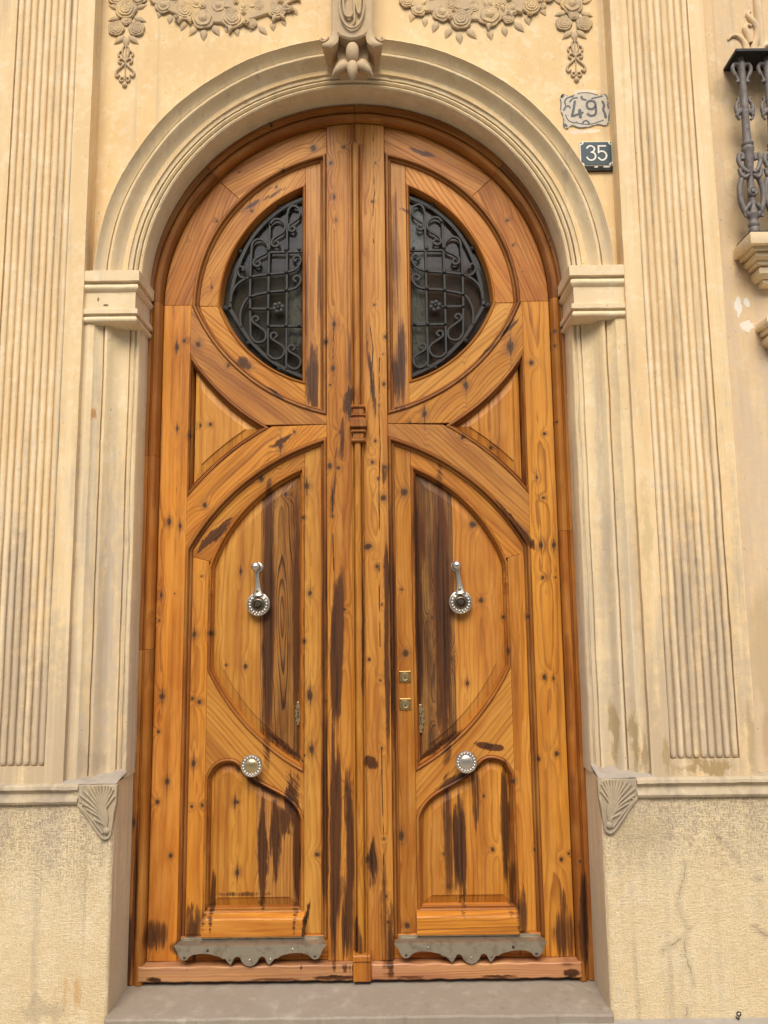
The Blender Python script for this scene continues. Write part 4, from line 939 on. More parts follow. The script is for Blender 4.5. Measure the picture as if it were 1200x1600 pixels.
stem = smooth_path([(0, -0.192, 3.732), (0, -0.212, 3.716), (0, -0.224, 3.690), (0, -0.222, 3.664), (0, -0.212, 3.640)], 4)
add_tube(bm, stem, [0.012, 0.017, 0.020, 0.022, 0.0235, 0.0245, 0.0255, 0.026, 0.026, 0.026, 0.0255, 0.0245, 0.023, 0.0205, 0.017, 0.013, 0.008], 14)
bs = done(bm, 'blossom', m_orn, sur, smooth=1.2, jit=0.001, jscale=30)
for b_ in bl: done(b_, 'petal', m_orn, bs, smooth=1.0, jit=0.001, jscale=30)

# ================================================================ carved garlands and drops on the wall
def add_rose(bm, c, r_, y0, seed, dep=0.45):
    rg = random.Random(seed)
    open_flower = rg.random() < 0.3
    n, m_ = 44, 22
    ph = rg.random()*6
    layers = 2.6 if open_flower else 4.2
    np_ = 5
    rows = []
    for j in range(m_+1):
        f = j/m_
        row = []
        for i in range(n):
            a = 2*PI*i/n
            lay = f*layers
            k = math.floor(lay + 0.16*math.sin(a*np_+ph+1.9*math.floor(lay)))
            wave = abs(math.sin(a*np_/2+ph+k*1.1))
            rr = r_*f*(1+0.13*(abs(math.sin(a*np_/2+ph))-0.6)*f**2)
            fr_ = (lay+0.10*wave) - math.floor(lay+0.10*wave)
            lip = fr_**1.8
            h = r_*(0.34*(1-f**2.0) + 0.20*lip*min(1, 0.3+f*1.3)*(0.55+0.45*wave) + 0.05)
            if open_flower and f < 0.26: h += 0.16*r_*math.sqrt(max(0, 1-(f/0.26)**2))
            if f > 0.96: h = 0.01*r_
            row.append(bm.verts.new((c[0]+rr*math.cos(a), y0-h*dep*1.15, c[1]+rr*math.sin(a))))
        rows.append(row)
    for a, b in zip(rows[:-1], rows[1:]):
        for i in range(n): bm.faces.new((a[i], a[(i+1) % n], b[(i+1) % n], b[i]))
def add_leaf(bm, c, ang, L, y0, w=0.48, dep=0.22):
    ca, sa = math.cos(R(ang)), math.sin(R(ang))
    n, m_ = 10, 6
    rows = []
    for i in range(n+1):
        f = i/n
        hw = L*w*0.5*(math.sin(PI*f**0.8)*(1-0.25*f)+0.04)
        row = []
        for j in range(-m_, m_+1):
            g = j/m_
            px, pz = (f-0.5)*L, g*hw
            h = dep*L*((1-abs(g)**1.5)*0.7*math.sin(PI*(0.15+0.8*f)) + 0.25*(1-min(1, abs(g)*5))*0.0 + 0.22*abs(math.sin(g*3.2))*math.sin(PI*f)) if abs(j) < m_ else -0.004
            row.append(bm.verts.new((c[0]+px*ca-pz*sa, y0-h, c[1]+px*sa+pz*ca)))
        rows.append(row)
    for a, b in zip(rows[:-1], rows[1:]):
        for j in range(2*m_): bm.faces.new((a[j], a[j+1], b[j+1], b[j]))
YW = -0.119
def garland(label, roses, leaves, sd):
    xs = [p[0][0] for p in roses]
    g = thing('rose_garland', label, 'garland', ((min(xs)+max(xs))/2, YW, 3.95), 'carved rose garlands over the arch')
    x0, x1 = min(xs)-0.01, max(xs)+0.01
    bm = bmesh.new()
    # low bed the flowers are set in
    xm = (x0+x1)/2
    top = [(x0+(x1-x0)*i/20, 4.075+0.03*(2*i/20-1)**2) for i in range(21)]
    bot = [(x0+(x1-x0)*i/20, 3.905+0.10*(2*i/20-1)**2) for i in range(21)]
    add_prism(bm, bot+list(reversed(top)), YW-0.012, YW+0.005, 0.004)
    done(bm, 'bed', m_orn, g)
    for k, (c, a, L) in enumerate(leaves):
        bm = bmesh.new(); add_leaf(bm, c, a, L*1.4, YW, 0.66, 0.18)
        done(bm, 'leaf', m_orn, g, smooth=1.0)
    rg = random.Random(sd)
    for k in range(26):
        (cx_, cz_), r_ = roses[rg.randrange(len(roses))]
        a = rg.uniform(0, 2*PI)
        c = (cx_+r_*1.05*math.cos(a), cz_+r_*1.05*math.sin(a))
        bm = bmesh.new()
        if k % 3:
            add_leaf(bm, c, math.degrees(a), rg.uniform(0.026, 0.042), YW-0.010, 0.6, 0.24)
            done(bm, 'leaf', m_orn, g, smooth=1.0)
        else:
            add_rose(bm, c, rg.uniform(0.009, 0.016), YW-0.012, sd+60+k, 1.1)
            done(bm, 'bud', m_orn, g, smooth=0.8)
    for k, (c, r_) in enumerate(roses):
        bm = bmesh.new(); add_rose(bm, c, r_*1.02, YW-0.008, sd+k)
        done(bm, 'rose', m_orn, g, smooth=0.8, jit=0.0012, jscale=45)
garland('carved rose garland left of the keystone at the top edge', GARL_ROSE, GARL_LEAF, 100)
garland('carved rose garland right of the keystone, above the house numbers', GARR_ROSE, GARR_LEAF, 200)

def drop(label, x, loc):
    d = thing('flower_drop', label, 'flower drop', (x, YW, 3.6), 'carved flower drops beside the arch')
    for k, (dx, z, r_) in enumerate([(-0.005, 3.975, 0.046), (-0.042, 3.888, 0.034), (0.042, 3.886, 0.034), (0.0, 3.925, 0.022), (-0.045, 4.03, 0.035), (0.045, 4.03, 0.035), (0.0, 4.07, 0.04), (-0.042, 4.12, 0.03), (0.042, 4.12, 0.03)]):
        bm = bmesh.new(); add_rose(bm, (x+dx, z), r_, YW-0.006, 300+k+int(x*10))
        done(bm, 'rose', m_orn, d, smooth=0.8, jit=0.001, jscale=45)
    for dx, z, a, L in [(-0.054, 3.935, 200, 0.045), (0.056, 3.93, -20, 0.045), (-0.058, 3.99, 160, 0.04), (0.058, 3.99, 20, 0.04), (-0.030, 3.838, 222, 0.048), (0.030, 3.838, -42, 0.048), (0.0, 3.828, 270, 0.046)]:
        bm = bmesh.new(); add_leaf(bm, (x+dx, z), a, L*1.25, YW, 0.62, 0.2)
        done(bm, 'leaf', m_orn, d, smooth=1.0)
    for s in (-1, 1):
        bm = bmesh.new()
        for pts, r_ in [([(0.006, 3.812), (0.014, 3.795), (0.012, 3.772), (0.004, 3.752), (0.0, 3.735)], 0.0042), ([(0.010, 3.790), (0.024, 3.784), (0.030, 3.772), (0.026, 3.762)], 0.0045),
                        ([(0.002, 3.742), (0.014, 3.752), (0.026, 3.748), (0.026, 3.736), (0.016, 3.732)], 0.005), ([(0.002, 3.732), (0.016, 3.715), (0.032, 3.700), (0.038, 3.684), (0.032, 3.672), (0.022, 3.680)], 0.0052),
                        ([(0.006, 3.668), (0.016, 3.668), (0.020, 3.657), (0.012, 3.650), (0.006, 3.656)], 0.0045)]:
            p = smooth_path([(x+s*a, YW-0.004, z) for a, z in pts], 4)
            add_tube(bm, p, r_, 8)
        done(bm, 'tendril', m_orn, d, smooth=1.2)
    bm = bmesh.new()
    add_tube(bm, [(x, YW-0.002, 3.83), (x, YW-0.003, 3.74), (x, YW-0.003, 3.66)], 0.003, 8)
    add_ball(bm, (x, YW-0.004, 3.636), 0.011, (1, 0.7, 1))
    done(bm, 'stem', m_orn, d, smooth=1.2)
drop('carved flower drop on the wall by the left pilaster', -0.934, None)
drop('carved flower drop hanging above the faded number 49', 0.910, None)

# scrolled leaf ornament above the iron railing
ac = thing('scroll_leaf_ornament', 'pale carved scroll leaves on the wall above the iron railing', 'ornament', (1.62, YW, 3.75))
for pts, rad in [([(1.610, 3.735), (1.612, 3.765), (1.602, 3.800), (1.580, 3.822), (1.556, 3.822), (1.540, 3.806)], [0.016, 0.014, 0.011, 0.009, 0.007, 0.004]),
                 ([(1.640, 3.735), (1.646, 3.775), (1.660, 3.815), (1.664, 3.852), (1.652, 3.882), (1.634, 3.905), (1.628, 3.925), (1.642, 3.935)], [0.018, 0.016, 0.015, 0.014, 0.013, 0.011, 0.008, 0.004]),
                 ([(1.655, 3.735), (1.668, 3.762), (1.690, 3.780), (1.715, 3.785), (1.735, 3.775)], [0.014, 0.013, 0.011, 0.009, 0.005]),
                 ([(1.630, 3.79), (1.622, 3.83), (1.612, 3.855), (1.622, 3.872), (1.640, 3.868)], [0.012, 0.014, 0.012, 0.009, 0.005]),
                 ([(1.672, 3.735), (1.675, 3.85), (1.672, 3.95), (1.680, 4.05)], [0.012, 0.016, 0.018, 0.02])]:
    bm = bmesh.new()
    p = smooth_path([(x, YW-0.004, z) for x, z in pts], 4)
    rr = [rad[min(int(i/4), len(rad)-1)]*(1-(i % 4)/4)+rad[min(int(i/4)+1, len(rad)-1)]*((i % 4)/4) for i in range(len(p))]
    add_tube(bm, p, rr, 10, 0.9)
    done(bm, 'scroll_leaf', m_wallr, ac, smooth=1.2, jit=0.001, jscale=30)

# ================================================================ house numbers
sg = thing('number_plate', 'dark teal enamel plate with white number 35', 'house number', (0.972, -0.12, 3.295))
bm = bmesh.new()
x0, x1, z0, z1 = 0.906, 1.037, 3.253, 3.358
add_box(bm, x0, x1, -0.133, -0.119, z0, z1, 0.002)
done(bm, 'rim', m_enam, sg)
q = 0.013
def notch(x0, x1, z0, z1, q):
    out = []
    for cx_, cz_, a0 in [(x0, z0, 90), (x1, z0, 180), (x1, z1, 270), (x0, z1, 0)]:
        for i in range(7): 
            a = R(a0 - 90*i/6)
            out.append((cx_+q*math.cos(a), cz_+q*math.sin(a)))
    return out
bm = bmesh.new()
add_prism(bm, notch(x0+0.004, x1-0.004, z0+0.004, z1-0.004, q), -0.1350, -0.1325)
done(bm, 'enamel_face', m_plate, sg)
def stroke35(ch):
    if ch == '3':
        return smooth_path([(-0.017, 0, 0.021), (-0.008, 0, 0.0295), (0.004, 0, 0.029), (0.0125, 0, 0.021), (0.012, 0, 0.011), (0.004, 0, 0.0035), (0.0, 0, 0.003)], 5), smooth_path([(0.0, 0, 0.003), (0.010, 0, 0.000), (0.0165, 0, -0.010), (0.014, 0, -0.023), (0.003, 0, -0.0305), (-0.010, 0, -0.029), (-0.018, 0, -0.019)], 5)
    return [Vector(p) for p in [(0.014, 0, 0.0295), (-0.014, 0, 0.0295), (-0.015, 0, 0.001)]], smooth_path([(-0.015, 0, 0.001), (-0.006, 0, 0.0065), (0.006, 0, 0.005), (0.015, 0, -0.005), (0.0155, 0, -0.018), (0.006, 0, -0.029), (-0.006, 0, -0.0305), (-0.016, 0, -0.021)], 5)
for ch, cx_ in (('3', 0.951), ('5', 0.995)):
    bm = bmesh.new()
    for k, st_ in enumerate(stroke35(ch)):
        add_prism(bm, ribbon([(p.x+cx_, p.z+3.3065) for p in st_], 0.0062), -0.1362-0.0002*k, -0.1342)
    done(bm, 'digit', m_enam, sg)
for a, b in ((x0+0.006, z0+0.006), (x1-0.006, z0+0.006), (x0+0.006, z1-0.006), (x1-0.006, z1-0.006)):
    bm = bmesh.new(); add_lathe(bm, (a, -0.133, b), (0, -1, 0), [(0.0032, 0), (0.0032, 0.0015), (0.001, 0.0025)], 10)
    done(bm, 'screw', m_boss, sg)
bm = bmesh.new()
add_box(bm, 0.911, 1.037, -0.131, -0.119, 3.234, 3.2505)
done(bm, 'lower_strip', m_hole, sg, label='black strip under the plate')
bm = bmesh.new()
add_box(bm, 0.962, 0.976, -0.1325, -0.1312, 3.246, 3.2505); add_box(bm, 0.998, 1.024, -0.1325, -0.1312, 3.246, 3.2505)
add_box(bm, 0.909, 0.916, -0.1325, -0.119, 3.228, 3.2505, 0.001)
done(bm, 'paint_flake', m_enam, sg)

old = thing('number_tile', 'faded grey ornamental tile with old number 49', 'house number', (0.938, -0.12, 3.5))
def tile_outline(g):
    P = [(-0.100, 0.052), (-0.088, 0.072), (-0.060, 0.062), (-0.020, 0.076), (0.020, 0.077), (0.058, 0.066), (0.082, 0.070), (0.094, 0.058), (0.096, 0.030), (0.104, 0.000), (0.097, -0.030), (0.094, -0.058), (0.080, -0.070),
         (0.050, -0.064), (0.015, -0.074), (-0.025, -0.078), (-0.058, -0.068), (-0.078, -0.082), (-0.092, -0.066), (-0.090, -0.036), (-0.100, 0.000), (-0.098, 0.030)]
    v = smooth_path([(x, 0, z) for x, z in P+[P[0]]], 4)
    return [(0.938+p.x*g, 3.502+p.z*g) for p in v[:-1]]
bm = bmesh.new()
add_prism(bm, tile_outline(1.0), -0.1232, -0.117, 0.001)
done(bm, 'tile', m_tileg, old)
bm = bmesh.new()
o1 = tile_outline(0.965); o2 = tile_outline(0.905)
for ring_a, ring_b, yy in ((tile_outline(1.0), tile_outline(0.955), -0.1237),):
    n = len(ring_a)
    A_ = [bm.verts.new((x, yy, z)) for x, z in ring_a]; B_ = [bm.verts.new((x, yy, z)) for x, z in ring_b]
    for i in range(n):
        if (i*7) % 23 > 3: bm.faces.new((A_[i], A_[(i+1) % n], B_[(i+1) % n], B_[i]))
def T(x, z): return (0.938+x, 3.502+z)
strokes = [([(-0.078, 0.022), (-0.080, 0.040), (-0.068, 0.054), (-0.045, 0.060)], 0.006), ([(-0.086, 0.000), (-0.078, 0.014), (-0.066, 0.018), (-0.060, 0.010)], 0.007), ([(-0.060, 0.036), (-0.048, 0.050), (-0.030, 0.054)], 0.006),
           ([(-0.012, 0.058), (-0.008, 0.048), (0.004, 0.044)], 0.009), ([(0.030, 0.050), (0.050, 0.054), (0.072, 0.060)], 0.006), ([(0.072, 0.036), (0.078, 0.020), (0.074, 0.000), (0.080, -0.018), (0.082, -0.034)], 0.010),
           ([(0.092, 0.022), (0.095, 0.006)], 0.005), ([(-0.080, -0.020), (-0.070, -0.044), (-0.048, -0.056), (-0.036, -0.052)], 0.004), ([(0.072, -0.046), (0.050, -0.054), (0.022, -0.062), (-0.010, -0.062), (-0.036, -0.056)], 0.004),
           ([(-0.012, -0.058), (-0.004, -0.048), (0.008, -0.050), (0.014, -0.058)], 0.007), ([(-0.092, 0.058), (-0.086, 0.064)], 0.010), ([(-0.078, -0.070), (-0.084, -0.062)], 0.009)]
for k, (st_, w_) in enumerate(strokes):
    p = smooth_path([(T(*q_)[0], 0, T(*q_)[1]) for q_ in st_], 4)
    add_prism(bm, ribbon([(v.x, v.z) for v in p], w_), -0.1236-0.0001*(k % 3), -0.1228)
done(bm, 'border_ornament', m_tileb, old)
bm = bmesh.new()
for k, (st_, w_) in enumerate([([(-0.040, 0.037), (-0.046, 0.004), (-0.054, -0.026)], 0.010), ([(-0.054, -0.027), (-0.034, -0.020), (-0.010, -0.012)], 0.008), ([(-0.022, -0.002), (-0.020, -0.030)], 0.013)]):
    add_prism(bm, ribbon([T(*q_) for q_ in st_], w_), -0.1242-0.0002*k, -0.1228)
done(bm, 'digit', m_tileb, old)
bm = bmesh.new()
p9 = smooth_path([(0.040, 0, 0.012), (0.030, 0, 0.004), (0.014, 0, 0.006), (0.008, 0, 0.020), (0.012, 0, 0.034), (0.026, 0, 0.040), (0.040, 0, 0.034), (0.044, 0, 0.016), (0.044, 0, -0.008), (0.038, 0, -0.022), (0.022, 0, -0.026), (0.010, 0, -0.018)], 5)
add_prism(bm, ribbon([T(p.x, p.z) for p in p9], 0.0095), -0.1244, -0.1228)
done(bm, 'digit', m_tileb, old)

# ================================================================ wooden door frame
CZ = 2.757
fr = thing('door_frame', 'rounded pine frame lining the arched opening with its worn sill boards', 'door frame', (0, 0.02, 0.150))
frame_prof = [(0.000, 0.034), (0.000, 0.008), (0.003, 0.000), (0.008, -0.006), (0.016, -0.009), (0.025, -0.007), (0.031, -0.001), (0.0335, 0.006), (0.036, 0.006), (0.038, -0.001), (0.042, -0.003), (0.068, -0.003)]
FR = 0.795
def frame_piece(name, path, tone, side, lab=None):
    bm = bmesh.new()
    gvf = add_mould(bm, path, frame_prof, False, yb=0.10, side=side)
    xs = [p[0] for p in path]; zs = [p[1] for p in path]
    done(bm, name, wood(tone, (min(xs)-0.06, max(xs)+0.06, min(zs), max(zs))), fr, gv=gvf, smooth=0.5, label=lab, jit=0.0008, jscale=5)
for s in (-1, 1):
    zs = [0.152, 1.36, 2.12, CZ] if s < 0 else [0.152, 1.80, CZ]
    for a, b in zip(zs[:-1], zs[1:]):
        n = 16
        frame_piece('frame_post', [(s*FR, a+0.0006+(b-a-0.0012)*i/n) for i in range(n+1)], 'red', 1 if s < 0 else -1)
    for t0, t1 in ((0.0, 43.5), (43.5, 89.95)):
        A0, A1 = (180-t0, 180-t1) if s < 0 else (t0, t1)
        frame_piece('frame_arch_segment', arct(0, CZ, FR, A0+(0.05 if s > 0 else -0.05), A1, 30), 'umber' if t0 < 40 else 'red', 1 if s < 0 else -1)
for s in (-1, 1):
    a, b = (-0.812, -0.0275) if s < 0 else (0.0385, 0.805)
    bm = bmesh.new()
    n = 30
    p = [(a+(b-a)*i/n, 0.166+0.0012*math.sin(i*2.1)) for i in range(n+1)] + [(b-(b-a)*i/n, 0.219+0.0015*math.sin(i*1.3)) for i in range(n+1)]
    add_prism(bm, p, -0.012, 0.09, 0.004)
    done(bm, 'sill_board', wood('pinky', (a, b, 0.15, 0.23)), fr, gv=PI/2, jit=0.002, jscale=26)
bm = bmesh.new()
add_box(bm, -0.0262, 0.0372, -0.022, 0.04, 0.165, 0.232, 0.002)
add_box(bm, -0.0275, 0.0385, -0.027, 0.04, 0.2325, 0.256, 0.004)
done(bm, 'stop_block', wood('amber'), fr, gv=0.0)

# ================================================================ door leaves
A_PROF = [(0.0, 0.036), (0.0012, 0.026), (0.006, 0.0215), (0.011, 0.022), (0.0140, 0.028), (0.0150, 0.038), (0.0170, 0.038), (0.0178, 0.033), (0.0215, 0.035), (0.0255, 0.041), (0.0265, 0.051), (0.0285, 0.051)]
B_PROF = [(0.0, 0.052), (0.0010, 0.041), (0.0055, 0.0375), (0.0100, 0.040), (0.0118, 0.050), (0.0138, 0.050), (0.0145, 0.047), (0.018, 0.052), (0.0205, 0.066), (0.0215, 0.070)]
G_PROF = [(0.0, 0.047), (0.0015, 0.041), (0.006, 0.039), (0.009, 0.043), (0.0105, 0.048), (0.013, 0.058), (0.015, 0.090)]
C_PROF = [(0.0, 0.036), (0.0010, 0.0275), (0.006, 0.0245), (0.0105, 0.027), (0.012, 0.037), (0.0142, 0.037), (0.015, 0.032), (0.0195, 0.038), (0.0215, 0.056), (0.023, 0.058)]
OGEE = [(-0.592, 0.873), (-0.568, 0.915), (-0.537, 0.936), (-0.498, 0.942), (-0.467, 0.932), (-0.437, 0.905), (-0.395, 0.868), (-0.346, 0.841), (-0.297, 0.816), (-0.256, 0.786), (-0.227, 0.750), (-0.213, 0.716)]

def tri_poly(d, n=22):
    # curved triangle between the crossing arms and the outer stile, offset inwards by d
    x = -0.682+d
    c1, r1, c2, r2 = (0.18, 1.281), 1.093+d, (0.1065, 3.038), 0.926+d
    zb = c1[1]+math.sqrt(r1*r1-(x-c1[0])**2)
    zt = c2[1]-math.sqrt(r2*r2-(x-c2[0])**2)
    dx, dz = c2[0]-c1[0], c2[1]-c1[1]; D = math.hypot(dx, dz)
    a = (r1*r1-r2*r2+D*D)/(2*D); h = math.sqrt(r1*r1-a*a)
    ax, az = c1[0]+dx*a/D-h*dz/D, c1[1]+dz*a/D+h*dx/D
    out = []
    for i in range(n+1):
        q = x+(ax-x)*i/n; out.append((q, c1[1]+math.sqrt(r1*r1-(q-c1[0])**2)))
    for i in range(1, n+1):
        q = ax+(x-ax)*i/n; out.append((q, c2[1]-math.sqrt(r2*r2-(q-c2[0])**2)))
    return out
def leaf(s):
    mx = lambda p: [(x*(-s), z) for x, z in p] if s > 0 else list(p)
    left = s < 0
    root = thing('door_leaf', ('left leaf of the carved wooden door, carrying the centre bead strip' if left else 'right leaf of the carved wooden door with two square brass locks'), 'door', (s*0.795, 0.05, 0.22), 'leaves of the double door')
    def board(name, poly, y0, ang, tone, y1=0.078, bev=0.0018, checks=False, label=None, kn=True):
        poly = mx(poly)
        bm = bmesh.new()
        add_prism(bm, poly, y0, y1, bev)
        b_ = bb(poly)
        GC[0] = (b_[0]+b_[1])/2 + random.uniform(-0.04, 0.04)
        o = done(bm, name, wood(tone, b_ if kn else None, checks), root, gv=ang*(1 if left else -1), smooth=0.35, label=label)
        GC[0] = 0.0
        return o
    def mould(name, path, prof, tone, closed=True, side=1, bbx=True):
        path = mx(path)
        if not closed and not left: side = -side
        bm = bmesh.new()
        g = add_mould(bm, path, prof, closed, side=side)
        return done(bm, name, wood(tone, bb(path) if bbx else None), root, gv=g, smooth=0.55)
    # --- outer framing
    board('outer_stile', [(-0.7925, 0.2205), (-0.6825, 0.2205), (-0.6825, 2.7565), (-0.7925, 2.7565)], 0.030, 0.0, 'pine')
    tj = 136.5
    board('arch_rail', arct(0, CZ, 0.7925, 180, tj+0.05, 20) + list(reversed(arct(0, CZ, 0.676, 180, tj+0.05, 20))), 0.030, 0.36, 'amber')
    board('arch_rail', [p for p in arct(0, CZ, 0.7925, tj-0.05, 98.9, 20)] + [(-0.1225, 3.54), (-0.1225, 3.422)] + list(reversed(arct(0, CZ, 0.676, tj-0.05, 100.5, 20))), 0.0302, 1.05, 'pine')
    # --- crossing arms
    up = arcx(0.0485, 3.05, 0.785, -0.6822, -0.1225, -1)
    board('curved_arm', up + [(-0.1225, 2.2468)] + [(-0.360, 2.2468)] + arcx(0.1065, 3.038, 0.926, -0.3735, -0.6822, -1), 0.029, -0.92 if left else -0.80, 'grey' if left else 'pine')
    board('curved_arm', [(-0.1225, 2.2455)] + arcx(0.13, 1.303, 0.927, -0.1225, -0.6822, 1) + arcx(0.18, 1.281, 1.093, -0.6822, -0.345, 1) , 0.0292, 0.82, 'pine' if left else 'grey')
    # --- meeting stile, full height
    top = [(x, CZ+math.sqrt(0.7925**2-x*x)) for x in (-0.0008, -0.03, -0.06, -0.09, -0.122)]
    board('meeting_stile', [(-0.122, 0.2205), (-0.0008, 0.2205)] + top, 0.018, 0.0, 'pine' if left else 'light', checks=True)
    # --- window: ring moulding, inner ring, window stile, glazing bead
    lowA = arcx(0.0485, 3.05, 0.785, -0.680, -0.1235, -1)
    ringA = arct(0, CZ, 0.676, 100.6, 179.5, 40) + lowA
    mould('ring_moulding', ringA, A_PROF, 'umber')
    board('inner_ring', arct(0, CZ, 0.652, 179.9, 109.0, 28) + list(reversed(arct(0, CZ, 0.575, 179.9, 111.7, 28))), 0.045, 0.55, 'pine')
    board('inner_ring', arcx(0.0105, 3.003, 0.706, -0.651, -0.2125, -1) + list(reversed(arcx(-0.078, 2.928, 0.526, -0.5755, -0.2125, -1))), 0.0452, -0.85, 'pine' if left else 'light')
    board('window_stile', [(-0.2122, 2.330), (-0.1455, 2.305), (-0.1455, 3.405), (-0.2122, 3.385)], 0.0448, 0.0, 'grey')
    gl_out = arct(0, CZ, 0.575, 111.8, 179.8, 34) + arcx(-0.078, 2.928, 0.526, -0.575, -0.2125, -1)
    mould('glazing_bead', gl_out, G_PROF, 'red')
    pane = inset(mx(gl_out), 0.010)
    bm = bmesh.new(); add_prism(bm, pane, 0.086, 0.089)
    done(bm, 'window_pane', m_glass, root)
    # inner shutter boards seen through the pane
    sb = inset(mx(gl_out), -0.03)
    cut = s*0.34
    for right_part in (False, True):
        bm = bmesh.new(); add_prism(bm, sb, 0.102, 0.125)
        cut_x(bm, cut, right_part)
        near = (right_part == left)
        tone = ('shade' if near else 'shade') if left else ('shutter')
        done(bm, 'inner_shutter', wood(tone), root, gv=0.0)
    # pale net curtain strip hanging beside the centre
    bm = bmesh.new()
    ca, cb, cz0, cz1 = (-0.290, -0.232, 2.60, 2.86) if left else (0.232, 0.292, 2.50, 3.22)
    n = 14
    rows = [[bm.verts.new((ca+(cb-ca)*i/n, 0.0965+0.003*math.sin(i*1.4), z)) for i in range(n+1)] for z in (cz0, cz1)]
    for i in range(n): bm.faces.new((rows[0][i], rows[0][i+1], rows[1][i+1], rows[1][i]))
    done(bm, 'net_curtain', m_lace, root, smooth=1.2)
    # --- side triangle with its raised panel
    tri = tri_poly(0.0)
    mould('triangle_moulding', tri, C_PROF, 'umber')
    bm = bmesh.new()
    pin = mx(tri_poly(0.0215))
    add_panel(bm, pin, 0.056, 0.031, 0.044, 0.004, inner=mx(tri_poly(0.0525)))
    b_ = bb(pin); GC[0] = (b_[0]+b_[1])/2
    done(bm, 'triangle_panel', wood('light' if left else 'pine', b_), root, gv=0.0, smooth=0.3); GC[0] = 0.0
    # --- lower figure: big moulding, band, stiles, apron block
    n = 20
    pA = [(-0.1225, 0.30+(2.19-0.30)*i/n) for i in range(n)] + arcx(0.13, 1.303, 0.927, -0.1225, -0.682, 1, 36) + [(-0.682, 1.75-(1.75-0.30)*i/n) for i in range(1, n+1)]
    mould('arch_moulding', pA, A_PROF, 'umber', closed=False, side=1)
    bo = arcx(0.13, 1.303, 0.903, -0.2135, -0.657, 1, 30)
    bi = arcx(0.0185, 1.478, 0.643, -0.5915, -0.2135, 1, 30)
    board('arch_band', bo + [(-0.657, 1.716), (-0.5915, 1.700)] + bi[1:], 0.045, 0.80, 'pine')
    board('inner_stile', [(-0.2129, 0.305), (-0.1465, 0.305), (-0.1465, 2.162), (-0.2129, 2.142)], 0.0450, 0.0, 'light' if left else 'pine')
    board('inner_stile', [(-0.657, 0.305), (-0.5925, 0.305), (-0.5925, 1.6995), (-0.657, 1.7155)], 0.0451, 0.0, 'pine')
    lowc = arcx(0.2065, 1.67, 0.89, -0.5918, -0.2136, -1, 26)
    og = [(p.x, p.z) for p in smooth_path([(x, 0, z) for x, z in OGEE], 5)]
    board('apron_block', lowc + [(-0.2136, 0.716)] + list(reversed(og))[1:], 0.0452, -0.75, 'light')
    big = arcx(0.0185, 1.478, 0.643, -0.592, -0.213, 1, 30) + [(-0.213, 1.5), (-0.213, 1.1)] + list(reversed(arcx(0.2065, 1.67, 0.89, -0.592, -0.213, -1, 30))) + [(-0.592, 1.4), (-0.592, 1.55)]
    mould('panel_moulding', big, B_PROF, 'red')
    pin = inset_safe(mx(big), 0.0200)
    cutx = -s*0.0 + (-0.3885 if left else 0.377)
    for right_part in (False, True):
        bm = bmesh.new()
        add_panel(bm, pin, 0.068, 0.0365, 0.0535, 0.0035)
        cut_x(bm, cutx, right_part)
        inner = (right_part == left)
        tone = ('dark' if left else 'sooty') if inner else 'light'
        b_ = bb(pin); x0 = b_[0] if not right_part else cutx; x1 = cutx if not right_part else b_[1]
        GC[0] = (x0+x1)/2 + (0.01 if inner else 0.03)
        done(bm, 'panel_board', wood(tone, (x0, x1, b_[2], b_[3])), root, gv=0.0, smooth=0.3, label='dark figured board of the big panel' if inner else 'pale knotty board of the big panel')
        GC[0] = 0.0
    # --- bottom panel
    bot = [(-0.592, 0.380), (-0.213, 0.380)] + list(reversed(og))
    mould('panel_moulding', bot, B_PROF, 'red')
    pin = inset_safe(mx(bot), 0.0200)
    cutx = -0.398 if left else 0.402
    for right_part in (False, True):
        bm = bmesh.new()
        add_panel(bm, pin, 0.070, 0.034, 0.0535, 0.0035)
        cut_x(bm, cutx, right_part)
        inner = (right_part == left)
        b_ = bb(pin); x0 = b_[0] if not right_part else cutx; x1 = cutx if not right_part else b_[1]
        GC[0] = (x0+x1)/2
        tone = ('grey' if inner else 'pine') if left else ('pine' if inner else 'pine')
        done(bm, 'panel_board', wood(tone, (x0, x1, b_[2], b_[3])), root, gv=0.0, smooth=0.3)
        GC[0] = 0.0
    # chunky lower rail with a sloping weathered top
    bm = bmesh.new()
    xa, xb = sorted((s*0.588, s*0.209))
    pr = [(0.306, 0.060), (0.306, 0.016), (0.310, 0.0125), (0.368, 0.0115), (0.3735, 0.015), (0.390, 0.050), (0.391, 0.060)]
    rows = [[bm.verts.new((xa+(xb-xa)*i/14, y, z)) for z, y in pr] for i in range(15)]
    for a, b in zip(rows[:-1], rows[1:]):
        for j in range(len(pr)): bm.faces.new((a[j], a[(j+1) % len(pr)], b[(j+1) % len(pr)], b[j]))
    bm.faces.new(rows[0]); bm.faces.new(list(reversed(rows[-1])))
    done(bm, 'lower_rail', wood('pine', (xa, xb, 0.30, 0.40)), root, gv=PI/2, smooth=0.4, jit=0.0015, jscale=30)
    board('kick_board', [(-0.6815, 0.2205), (-0.1225, 0.2205), (-0.1225, 0.305), (-0.6815, 0.305)], 0.0312, PI/2, 'amber')

    # --- plain backing behind the panels
    bm = bmesh.new()
    add_prism(bm, mx([(-0.79, 0.222), (-0.002, 0.222), (-0.002, 2.40), (-0.24, 2.40), (-0.60, 2.72), (-0.79, 2.72)]), 0.0905, 0.100)
    done(bm, 'backing_board', wood('amber'), root, gv=0.0)
    bm = bmesh.new()
    add_prism(bm, mx(arct(0, CZ, 0.790, 182, 90.2, 30) + [(-0.002, 2.405), (-0.205, 2.405), (-0.205, 3.30)] + list(reversed(arct(0, CZ, 0.600, 182, 112, 24)))), 0.0905, 0.100)
